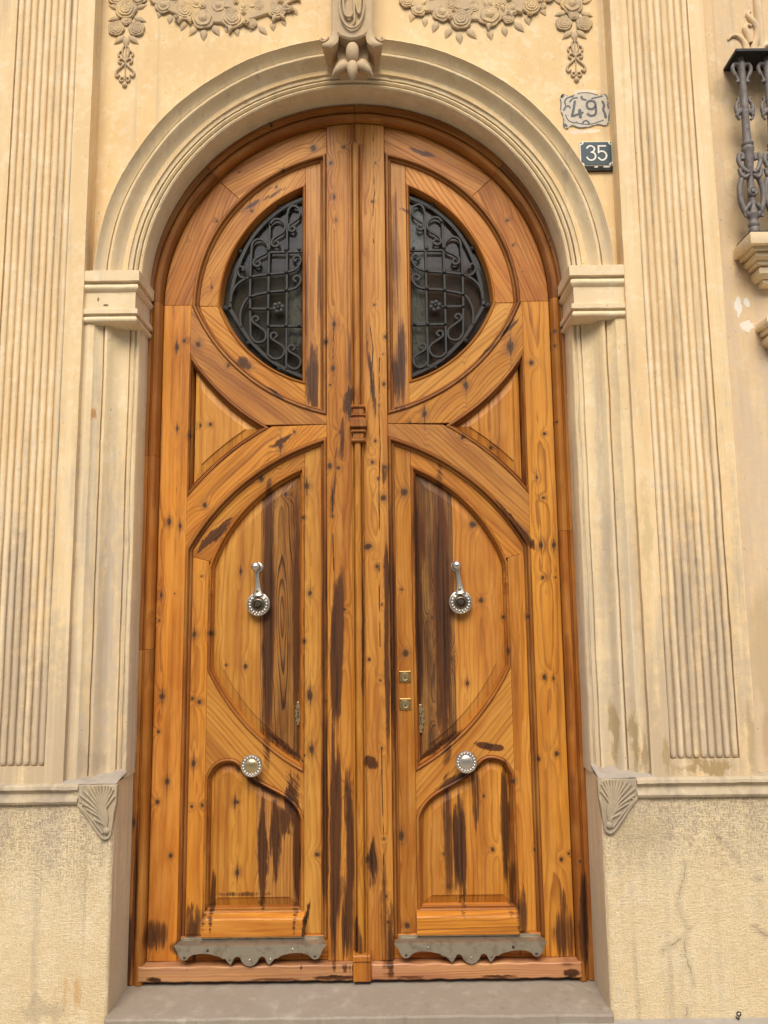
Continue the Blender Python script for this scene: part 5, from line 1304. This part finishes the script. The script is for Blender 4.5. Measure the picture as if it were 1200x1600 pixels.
    done(bm, 'backing_board', wood('amber'), root, gv=0.0)

    # --- metal weather bar
    wb = [(-0.679, 0.2945), (-0.668, 0.275), (-0.660, 0.256), (-0.650, 0.246), (-0.640, 0.2435), (-0.630, 0.247), (-0.622, 0.257), (-0.608, 0.2635), (-0.580, 0.2665), (-0.548, 0.2645), (-0.514, 0.256), (-0.500, 0.248), (-0.492, 0.249), (-0.484, 0.238),
          (-0.472, 0.2265), (-0.466, 0.236), (-0.458, 0.252), (-0.449, 0.256), (-0.438, 0.252), (-0.432, 0.238), (-0.420, 0.226), (-0.403, 0.2215), (-0.386, 0.226), (-0.374, 0.238), (-0.368, 0.250), (-0.358, 0.256), (-0.349, 0.251), (-0.341, 0.236), (-0.332, 0.2265),
          (-0.322, 0.237), (-0.312, 0.247), (-0.302, 0.248), (-0.288, 0.257), (-0.255, 0.2645), (-0.225, 0.2665), (-0.200, 0.263), (-0.186, 0.255), (-0.176, 0.246), (-0.165, 0.2425), (-0.154, 0.246), (-0.146, 0.256), (-0.138, 0.274), (-0.123, 0.2945)]
    wbm = mx(wb)
    bm = bmesh.new()
    add_prism(bm, wbm, -0.0215, -0.0185, 0.0006)
    a, b = sorted((s*0.679, s*0.123))
    ia, ib = sorted((s*0.662, s*0.142))
    top_ = [(a, -0.0215, 0.2945), (b, -0.0215, 0.2945), (ib, 0.0305, 0.298), (ia, 0.0305, 0.298)]
    vs = [bm.verts.new(p) for p in top_] + [bm.verts.new((x, y, z-0.003)) for x, y, z in top_]
    for q_ in ((0, 1, 2, 3), (7, 6, 5, 4), (0, 4, 5, 1), (1, 5, 6, 2), (2, 6, 7, 3), (3, 7, 4, 0)):
        bm.faces.new([vs[i] for i in q_])
    # wooden core is hidden; a small raised lip along the back edge
    add_box(bm, ia, ib, 0.0265, 0.0305, 0.2985, 0.3035)
    bar = done(bm, 'weather_bar', m_zinc, root, smooth=0.4, jit=0.0007, jscale=22)
    bm = bmesh.new()
    add_box(bm, ia+0.006, ib-0.006, -0.0184, 0.0305, 0.268, 0.2912)
    done(bm, 'drip_batten', wood('amber'), root, gv=PI/2)
    for x, z, r_, mt in [(-0.640, 0.254, 0.0055, m_boss), (-0.556, 0.2775, 0.0050, m_hole), (-0.477, 0.245, 0.0035, m_boss), (-0.403, 0.243, 0.0045, m_chrome), (-0.327, 0.245, 0.004, m_chrome), (-0.247, 0.2785, 0.0045, m_chrome), (-0.166, 0.254, 0.0050, m_boss)]:
        if not left and mt is m_chrome: mt = m_zinc
        bm = bmesh.new(); add_lathe(bm, (x*-s, -0.0213, z), (0, -1, 0), [(r_, 0), (r_, 0.0008), (r_*0.7, 0.002), (r_*0.1, 0.0025)], 12)
        done(bm, 'rivet', mt, bar, smooth=1.0)

    # --- iron grille in the window
    yg = 0.068
    bm = bmesh.new()
    fp = smooth_path([(x, yg, z) for x, z in GRILLE['frame'][:7]], 4)
    fp2 = smooth_path([(x, yg, z) for x, z in GRILLE['frame'][6:]], 4)
    flip = lambda P: [Vector((p.x*(-s), p.y, p.z)) for p in P] if not left else P
    for P in (fp, fp2):
        add_prism(bm, ribbon([(p.x, p.z) for p in flip(P)], 0.015, 3), yg-0.003, yg+0.004, 0.001)
    gr = done(bm, 'iron_grille', m_iron, root, smooth=0.5)
    for k, c in enumerate(GRILLE['s']):
        straight = len(c) <= 3
        P = [Vector((x, yg-0.001, z)) for x, z in c]
        P = flip(P if straight else smooth_path(P, 6))
        bm = bmesh.new()
        add_prism(bm, ribbon([(p.x, p.z) for p in P], 0.0092, 3), yg-0.0075-0.0004*(k % 4), yg+0.0025+0.0003*(k % 3), 0.001)
        done(bm, 'cross_bar' if straight else 'scroll', m_iron, gr, smooth=0.6)
    for x, z in GRILLE['rivet']:
        bm = bmesh.new(); add_lathe(bm, (x*(-s if not left else 1), yg-0.008, z), (0, -1, 0), [(0.0078, 0), (0.0078, 0.0025), (0.0055, 0.0055), (0.0012, 0.0068)], 12)
        done(bm, 'rivet', m_iron, gr, smooth=0.9)
    for i, (x, z) in enumerate(GRILLE['boss']):
        r_ = 0.0125 if i == 2 else 0.010
        bm = bmesh.new(); add_lathe(bm, (x*(-s if not left else 1), yg+0.012, z), (0, -1, 0), [(r_*0.5, 0), (r_*0.5, 0.008), (r_, 0.009), (r_, 0.013), (r_*0.75, 0.0165), (r_*0.70, 0.0145), (r_*0.35, 0.0150), (r_*0.2, 0.018)], 18)
        done(bm, 'fixing_boss', m_iron, gr, smooth=0.7)
    (fx, fz), = GRILLE['flower']; fx *= (-s if not left else 1)
    bm = bmesh.new()
    for i in range(6):
        a = 2*PI*i/6 + 0.26
        add_ball(bm, (fx+0.0170*math.cos(a), yg-0.010, fz+0.0170*math.sin(a)), 0.0108, (1, 0.5, 1), 10, 7)
    add_ball(bm, (fx, yg-0.015, fz), 0.0075, (1, 0.8, 1), 10, 7)
    add_lathe(bm, (fx, yg+0.004, fz), (0, -1, 0), [(0.004, 0), (0.004, 0.010)], 8)
    done(bm, 'flower', m_iron, gr, smooth=0.9)

    # --- knocker
    kx, kz, tx, tz = (-0.392, 1.528, -0.399, 1.672) if left else (0.3995, 1.527, 0.3885, 1.668)
    y0 = 0.0535
    bm = bmesh.new()
    yr = y0-0.030
    top_v, bot_v = Vector((tx, yr-0.006, tz)), Vector((kx, yr-0.002, kz+0.034))
    pts = [top_v.lerp(bot_v, i/12) for i in range(13)]
    add_tube(bm, pts, [0.0085, 0.0085, 0.0082, 0.0080, 0.0082, 0.0086, 0.0092, 0.0100, 0.0112, 0.0128, 0.0150, 0.0182, 0.0230], 14, 0.55)
    kn = done(bm, 'door_knocker', m_chrome, root, smooth=1.2)
    bm = bmesh.new()
    add_lathe(bm, (tx, y0, tz+0.0), (0, -1, 0), [(0.021, 0), (0.021, 0.004), (0.013, 0.006), (0.012, 0.022)], 20)
    add_ball(bm, (tx-0.002, yr-0.014, tz+0.002), 0.0185, (1, 0.9, 1), 20, 14)
    done(bm, 'hinge_ball', m_chrome, kn, smooth=1.0)
    bm = bmesh.new()
    add_lathe(bm, (kx, y0, kz), (0, -1, 0), [(0.030, 0.004), (0.030, 0.020), (0.0455, 0.022), (0.0465, 0.027), (0.0450, 0.031), (0.0405, 0.0325), (0.0385, 0.0300), (0.0285, 0.0335), (0.0265, 0.031), (0.024, 0.031)], 40)
    done(bm, 'striker_ring', m_chrome, kn, smooth=0.7)
    bm = bmesh.new()
    for i in range(18):
        a = 2*PI*i/18
        add_ball(bm, (kx+0.0338*math.cos(a), y0-0.0335, kz+0.0338*math.sin(a)), 0.0042, (1, 0.8, 1), 8, 6)
    done(bm, 'beaded_rim', m_chrome, kn, smooth=0.9)
    bm = bmesh.new()
    add_lathe(bm, (kx, y0-0.024, kz), (0, -1, 0), [(0.0255, 0), (0.0250, 0.009), (0.021, 0.014), (0.017, 0.0155), (0.015, 0.011), (0.014, 0.011)], 28)
    done(bm, 'dark_cup', m_boss, kn, smooth=0.6)
    bm = bmesh.new()
    add_lathe(bm, (kx, y0-0.028, kz), (0, -1, 0), [(0.0125, 0), (0.0125, 0.014), (0.011, 0.0155), (0.002, 0.016)], 6)
    done(bm, 'hex_nut', m_boss, kn, smooth=0.3)
    bm = bmesh.new()
    add_lathe(bm, (kx+(tx-kx)*0.36, yr-0.010, kz+(tz-kz)*0.36), (0, -1, 0), [(0.006, 0), (0.006, 0.003), (0.0045, 0.0055), (0.001, 0.006)], 12)
    done(bm, 'pin', m_brass, kn, smooth=0.8)

    # --- round pull knob
    kx, kz = (-0.408, 0.9205) if left else (0.4045, 0.9255)
    y0 = 0.0452
    bm = bmesh.new()
    add_lathe(bm, (kx, y0, kz), (0, -1, 0), [(0.022, 0), (0.020, 0.020), (0.026, 0.030), (0.0395, 0.034), (0.0415, 0.039), (0.0400, 0.043), (0.0355, 0.044), (0.0345, 0.042)], 40)
    kb = done(bm, 'pull_knob', m_chrome, root, smooth=0.7)
    bm = bmesh.new()
    for i in range(18):
        a = 2*PI*i/18
        add_ball(bm, (kx+0.0322*math.cos(a), y0-0.042, kz+0.0322*math.sin(a)), 0.0045, (1, 0.8, 1), 8, 6)
    done(bm, 'beaded_rim', m_chrome, kb, smooth=0.9)
    bm = bmesh.new()
    add_lathe(bm, (kx, y0-0.036, kz), (0, -1, 0), [(0.028, 0), (0.0275, 0.004)] + [(0.0265*math.cos(R(a)), 0.004+0.010*math.sin(R(a))) for a in range(0, 90, 9)], 36)
    done(bm, 'domed_centre', m_brassl if left else m_chrome, kb, smooth=1.0)

    # --- keyhole plate
    kx, kz, hh = (-0.2385, 1.106, 0.044) if left else (0.2365, 1.081, 0.054)
    y0 = 0.0595
    bm = bmesh.new()
    prof = [(0.0, 1.0), (0.16, 0.97), (0.19, 0.88), (0.08, 0.80), (0.26, 0.70), (0.36, 0.60), (0.22, 0.50), (0.32, 0.38), (0.46, 0.22), (0.40, 0.08), (0.30, 0.0)]
    half = [(w_*hh*0.60, v_*hh) for w_, v_ in prof]
    poly = [(kx+a, kz+b) for a, b in half] + [(kx+a, kz-b) for a, b in reversed(half[:-1])] + [(kx-a, kz-b) for a, b in half[1:]] + [(kx-a, kz+b) for a, b in reversed(half[1:-1])]
    add_prism(bm, poly, y0-0.004, y0+0.006, 0.0008)
    kp = done(bm, 'keyhole_plate', m_brassl, root, smooth=0.4)
    bm = bmesh.new()
    add_prism(bm, [(kx+0.0035*math.cos(a), kz+0.004+0.0035*math.sin(a)) for a in [PI*(-0.35+1.7*i/12) for i in range(13)]] + [(kx-0.0026, kz-0.011), (kx+0.0026, kz-0.011)], y0-0.0046, y0-0.0030)
    done(bm, 'keyhole', m_hole, kp)
    bm = bmesh.new()
    for v_ in (0.62, -0.62):
        for sx in (-1, 1):
            add_prism(bm, [(kx+sx*(0.0035)+0.0022*math.cos(2*PI*i/8), kz+v_*hh*0.55+0.0042*math.sin(2*PI*i/8)) for i in range(8)], y0-0.0045, y0-0.0030)
    done(bm, 'pierced_hole', m_hole, kp)

    if left:
        # --- bead strip over the meeting joint and its carved boss
        bm = bmesh.new()
        pr = [(-0.0235, 0.0172), (-0.0235, 0.006), (-0.0215, 0.001), (-0.0185, 0.000), (-0.0165, 0.003), (-0.0160, 0.012), (-0.0140, 0.012), (-0.0135, -0.002), (-0.0095, -0.009), (-0.004, -0.0115), (0.004, -0.0115), (0.0095, -0.009), (0.0135, -0.002), (0.0140, 0.012), (0.0160, 0.012), (0.0165, 0.003), (0.0185, 0.000), (0.0215, 0.001), (0.0235, 0.006), (0.0235, 0.0172)]
        zs = [0.256+(3.445-0.256)*i/60 for i in range(61)]
        rows = [[bm.verts.new((x+0.002, y, z)) for x, y in pr] for z in zs]
        m_ = len(pr)
        for a, b in zip(rows[:-1], rows[1:]):
            for j in range(m_): bm.faces.new((a[j], a[(j+1) % m_], b[(j+1) % m_], b[j]))
        bm.faces.new(rows[0]); bm.faces.new(list(reversed(rows[-1])))
        st_ = done(bm, 'bead_strip', wood('pine', (-0.02, 0.03, 0.25, 3.45)), root, gv=0.0, smooth=0.6, jit=0.0005, jscale=8)
        bm = bmesh.new()
        for z0, z1, hw, yy, bv in [(2.302, 2.3135, 0.0285, -0.020, 0.004), (2.2775, 2.3015, 0.0215, -0.013, 0.002), (2.268, 2.277, 0.0285, -0.020, 0.004), (2.2575, 2.2675, 0.0225, -0.014, 0.001), (2.2215, 2.257, 0.0345, -0.028, 0.003), (2.2125, 2.221, 0.0235, -0.014, 0.001),
                                   (2.2015, 2.212, 0.0295, -0.021, 0.004), (2.1765, 2.201, 0.0215, -0.013, 0.002), (2.163, 2.176, 0.0295, -0.021, 0.004)]:
            add_box(bm, 0.006-hw, 0.006+hw, yy, 0.0172, z0, z1, bv)
        done(bm, 'carved_boss', wood('red'), root, gv=0.0, smooth=0.3)
    else:
        for kz in (1.242, 1.138):
            bm = bmesh.new()
            add_box(bm, 0.1555, 0.2005, 0.0405, 0.050, kz-0.0215, kz+0.0215, 0.002)
            lk = done(bm, 'door_lock', m_brass, root)
            bm = bmesh.new()
            add_lathe(bm, (0.178, 0.0405, kz), (0, -1, 0), [(0.0150, 0), (0.0150, 0.004), (0.0135, 0.006), (0.0115, 0.0055), (0.011, 0.0045), (0.002, 0.0045)], 26)
            done(bm, 'lock_cylinder', m_brassl, lk, smooth=0.6)
            bm = bmesh.new()
            add_box(bm, 0.1768, 0.1795, 0.0345, 0.038, kz-0.010, kz+0.002)
            done(bm, 'keyhole', m_hole, lk)
            for a in (-1, 1):
                for b in (-1, 1):
                    bm = bmesh.new()
                    add_lathe(bm, (0.178+a*0.0178, 0.0405, kz+b*0.0168), (0, -1, 0), [(0.0026, 0), (0.0026, 0.001), (0.0006, 0.0016)], 8)
                    done(bm, 'screw', m_boss, lk)
    return root
leaf(-1)
leaf(1)

# ================================================================ railing, sill and bracket at the right edge
rl = thing('iron_railing', 'grey cast iron balcony railing with ornate balusters at the right edge', 'railing', (1.9, -0.18, 2.91))
YB = -0.195
bm = bmesh.new()
add_box(bm, 1.512, 2.6, -0.2355, -0.121, 3.667, 3.679, 0.001)
done(bm, 'top_rail', m_iron, rl)
bm = bmesh.new()
add_box(bm, 1.512, 2.6, -0.2355, -0.121, 2.905, 2.917, 0.001)
done(bm, 'bottom_rail', m_iron, rl)
def baluster(x):
    bm = bmesh.new()
    prof = [(0.017, 2.917), (0.020, 2.925), (0.020, 2.945), (0.0165, 2.950), (0.0205, 2.958), (0.0205, 2.966), (0.0165, 2.972), (0.0165, 2.985), (0.022, 2.995), (0.0225, 3.004), (0.016, 3.012), (0.014, 3.06), (0.013, 3.14), (0.016, 3.20), (0.019, 3.235), (0.021, 3.262), (0.0235, 3.270), (0.0235, 3.280), (0.019, 3.286), (0.023, 3.293), (0.0225, 3.300), (0.0165, 3.306),
            (0.0150, 3.36), (0.0145, 3.42), (0.0165, 3.428), (0.0165, 3.434), (0.0145, 3.440), (0.0165, 3.452), (0.0165, 3.458), (0.0142, 3.466), (0.0138, 3.55), (0.0135, 3.62), (0.0155, 3.632), (0.0150, 3.645), (0.011, 3.655), (0.011, 3.667)]
    add_lathe(bm, (x, YB, 0), (0, 0, 1), prof, 16)
    b = done(bm, 'baluster', m_cast, rl, smooth=0.7, jit=0.0008, jscale=40)
    for s in (-1, 1):
        bm = bmesh.new()
        # swelling openwork side loop of the lower body
        add_tube(bm, smooth_path([(x+s*0.012, YB, 2.995), (x+s*0.030, YB-0.002, 3.015), (x+s*0.044, YB-0.003, 3.060), (x+s*0.045, YB-0.003, 3.110), (x+s*0.034, YB-0.003, 3.150), (x+s*0.018, YB-0.003, 3.178)], 5), 0.0110, 8)
        add_tube(bm, smooth_path([(x+s*0.010, YB-0.012, 3.170), (x+s*0.030, YB-0.010, 3.190), (x+s*0.042, YB-0.006, 3.225), (x+s*0.036, YB-0.004, 3.252), (x+s*0.024, YB-0.004, 3.246), (x+s*0.027, YB-0.004, 3.230)], 5), 0.0092, 8)
        add_tube(bm, smooth_path([(x+s*0.008, YB-0.010, 3.165), (x+s*0.024, YB-0.010, 3.152), (x+s*0.037, YB-0.008, 3.165), (x+s*0.041, YB-0.006, 3.19)], 5), 0.0085, 8)
        add_tube(bm, smooth_path([(x+s*0.010, YB-0.010, 3.045), (x+s*0.022, YB-0.010, 3.030), (x+s*0.034, YB-0.008, 3.012), (x+s*0.032, YB-0.006, 2.992)], 5), [0.009]*6+[0.0075]*5+[0.0055]*5, 8)
        done(bm, 'loop', m_cast, b, smooth=1.2)
        bm = bmesh.new()
        add_tube(bm, smooth_path([(x+s*0.012, YB, 3.443), (x+s*0.026, YB, 3.428), (x+s*0.033, YB, 3.446), (x+s*0.030, YB, 3.468), (x+s*0.022, YB, 3.482), (x+s*0.026, YB, 3.495)], 5), [0.0085]*14+[0.0060]*12, 8)
        add_tube(bm, smooth_path([(x+s*0.012, YB, 3.446), (x+s*0.026, YB, 3.436), (x+s*0.030, YB, 3.415), (x+s*0.022, YB, 3.402)], 5), [0.0085]*10+[0.0055]*6, 8)
        done(bm, 'leaf_bracket', m_cast, b, smooth=1.2)
        bm = bmesh.new()
        add_tube(bm, smooth_path([(x+s*0.011, YB-0.002, 3.635), (x+s*0.026, YB-0.002, 3.640), (x+s*0.036, YB-0.002, 3.625), (x+s*0.032, YB-0.002, 3.600), (x+s*0.020, YB-0.002, 3.578), (x+s*0.016, YB-0.002, 3.560)], 5), [0.0078]*18+[0.0055]*8, 8)
        add_ball(bm, (x+s*0.021, YB-0.003, 3.562), 0.008)
        done(bm, 'capital_scroll', m_cast, b, smooth=1.2)
    bm = bmesh.new()
    add_lathe(bm, (x, YB-0.010, 3.092), (0, -1, 0), [(0.021, 0), (0.0205, 0.006), (0.016, 0.010), (0.011, 0.007), (0.009, 0.007), (0.008, 0.013), (0.002, 0.015)], 14)
    done(bm, 'rosette', m_cast, b, smooth=0.7)
baluster(1.548); baluster(1.650); baluster(1.752); baluster(1.854)

def corbel(name, label, xl, z_top, defs, cat):
    root = thing(name, label, cat, (xl+0.5, -0.12, z_top))
    for k, (z0, z1, dx, yy, rd) in enumerate(defs):
        bm = bmesh.new()
        pr = [(z0, rd), (z0+(z1-z0)*0.3, 0), (z1-(z1-z0)*0.3, 0), (z1, rd*0.6)]
        rows = []
        for zz, ins in pr:
            x_ = xl+dx+ins; y_ = yy+ins
            row = [bm.verts.new((x_, -0.10, zz))] + [bm.verts.new((x_, -0.10+(y_+0.10)*i/3, zz)) for i in (1, 2)] + [bm.verts.new((x_+(3.2-x_)*i/30, y_, zz)) for i in range(31)] + [bm.verts.new((3.2, -0.10, zz))]
            rows.append(row)
        for a, b in zip(rows[:-1], rows[1:]):
            for i in range(len(a)): bm.faces.new((a[i], a[(i+1) % len(a)], b[(i+1) % len(a)], b[i]))
        bm.faces.new(rows[0]); bm.faces.new(list(reversed(rows[-1])))
        done(bm, 'moulded_course', m_imp, root, smooth=0.5, jit=0.002, jscale=24)
corbel('balcony_sill', 'moulded stone sill carrying the iron railing', 1.498, 2.90, [(2.855, 2.900, 0.0, -0.262, 0.003), (2.842, 2.855, 0.020, -0.236, 0.002), (2.815, 2.842, 0.035, -0.222, 0.012), (2.800, 2.815, 0.052, -0.200, 0.002), (2.755, 2.800, 0.060, -0.190, 0.016), (2.735, 2.755, 0.085, -0.165, 0.004)], 'window sill')
corbel('window_head_moulding', 'short end of a moulded stone ledge below the balcony sill', 1.560, 2.585, [(2.555, 2.585, 0.0, -0.215, 0.005), (2.535, 2.555, 0.016, -0.195, 0.003), (2.49, 2.535, 0.022, -0.180, 0.018), (2.455, 2.49, 0.045, -0.150, 0.006)], 'ledge')

# small iron eye in the plinth
ey = thing('iron_eye', 'small rusty iron eye sticking out at the foot of the right plinth', 'iron ring', (1.272, -0.212, 0.13))
bm = bmesh.new()
add_tube(bm, [(1.272, -0.205, 0.124), (1.272, -0.228, 0.127), (1.272, -0.231, 0.132), (1.272, -0.231, 0.138)], 0.0022, 8)
done(bm, 'shank', m_iron, ey, smooth=1.2)
bm = bmesh.new()
add_tube(bm, [(1.272+0.0065*math.cos(2*PI*i/18), -0.231, 0.1445+0.0065*math.sin(2*PI*i/18)) for i in range(19)], 0.0022, 8, caps=False)
done(bm, 'ring', m_iron, ey, smooth=1.2)

# ================================================================ added unseen house across the street: cuts low sky light, reflects in door glass
oh = thing('added_opposite_house', 'added pale house outside the view, cutting low sky light and mirrored in the door glass', 'house', (0, -9.5, 0.12))
m_opp = stone('pale_render', (0.70, 0.62, 0.50), (0.76, 0.69, 0.57), (0.64, 0.55, 0.42), (0.55, 0.49, 0.42), (0.0, 3.0), 0.5, 0.2)
m_oppw = metal('dark_window', (0.03, 0.032, 0.035), 0.15, 0.0)
m_oppf = metal('white_window_frame', (0.70, 0.68, 0.63), 0.5, 0.0)
bm = bmesh.new()
add_box(bm, -12, 12, -13.5, -9.5, 0.12, 7.2)
done(bm, 'wall', m_opp, oh)
bm = bmesh.new()
add_box(bm, -12, 12, -9.499, -9.2, 6.9, 7.25)
done(bm, 'cornice', m_opp, oh)
for x in (-8, -4.8, -1.6, 1.6, 4.8, 8):
    for z0, z1 in ((0.9, 2.6), (4.2, 6.3)):
        bm = bmesh.new()
        add_box(bm, x-0.62, x+0.62, -9.499, -9.42, z0-0.1, z1+0.1)
        wf = done(bm, 'window_frame', m_oppf, oh)
        for s in (-1, 1):
            bm = bmesh.new()
            add_box(bm, x+s*0.28-0.24, x+s*0.28+0.24, -9.419, -9.41, z0, z1)
            done(bm, 'pane', m_oppw, wf)
    bm = bmesh.new()
    add_box(bm, x-0.9, x+0.9, -9.499, -8.9, 3.95, 4.07)
    bal = done(bm, 'balcony_slab', m_opp, oh)
    bm = bmesh.new()
    add_box(bm, x-0.88, x+0.88, -8.95, -8.91, 4.98, 5.03)
    for k in range(15):
        xx = x-0.86+1.72*k/14
        add_box(bm, xx-0.011, xx+0.011, -8.94, -8.918, 4.08, 4.975)
    done(bm, 'balcony_rail', m_iron, bal)
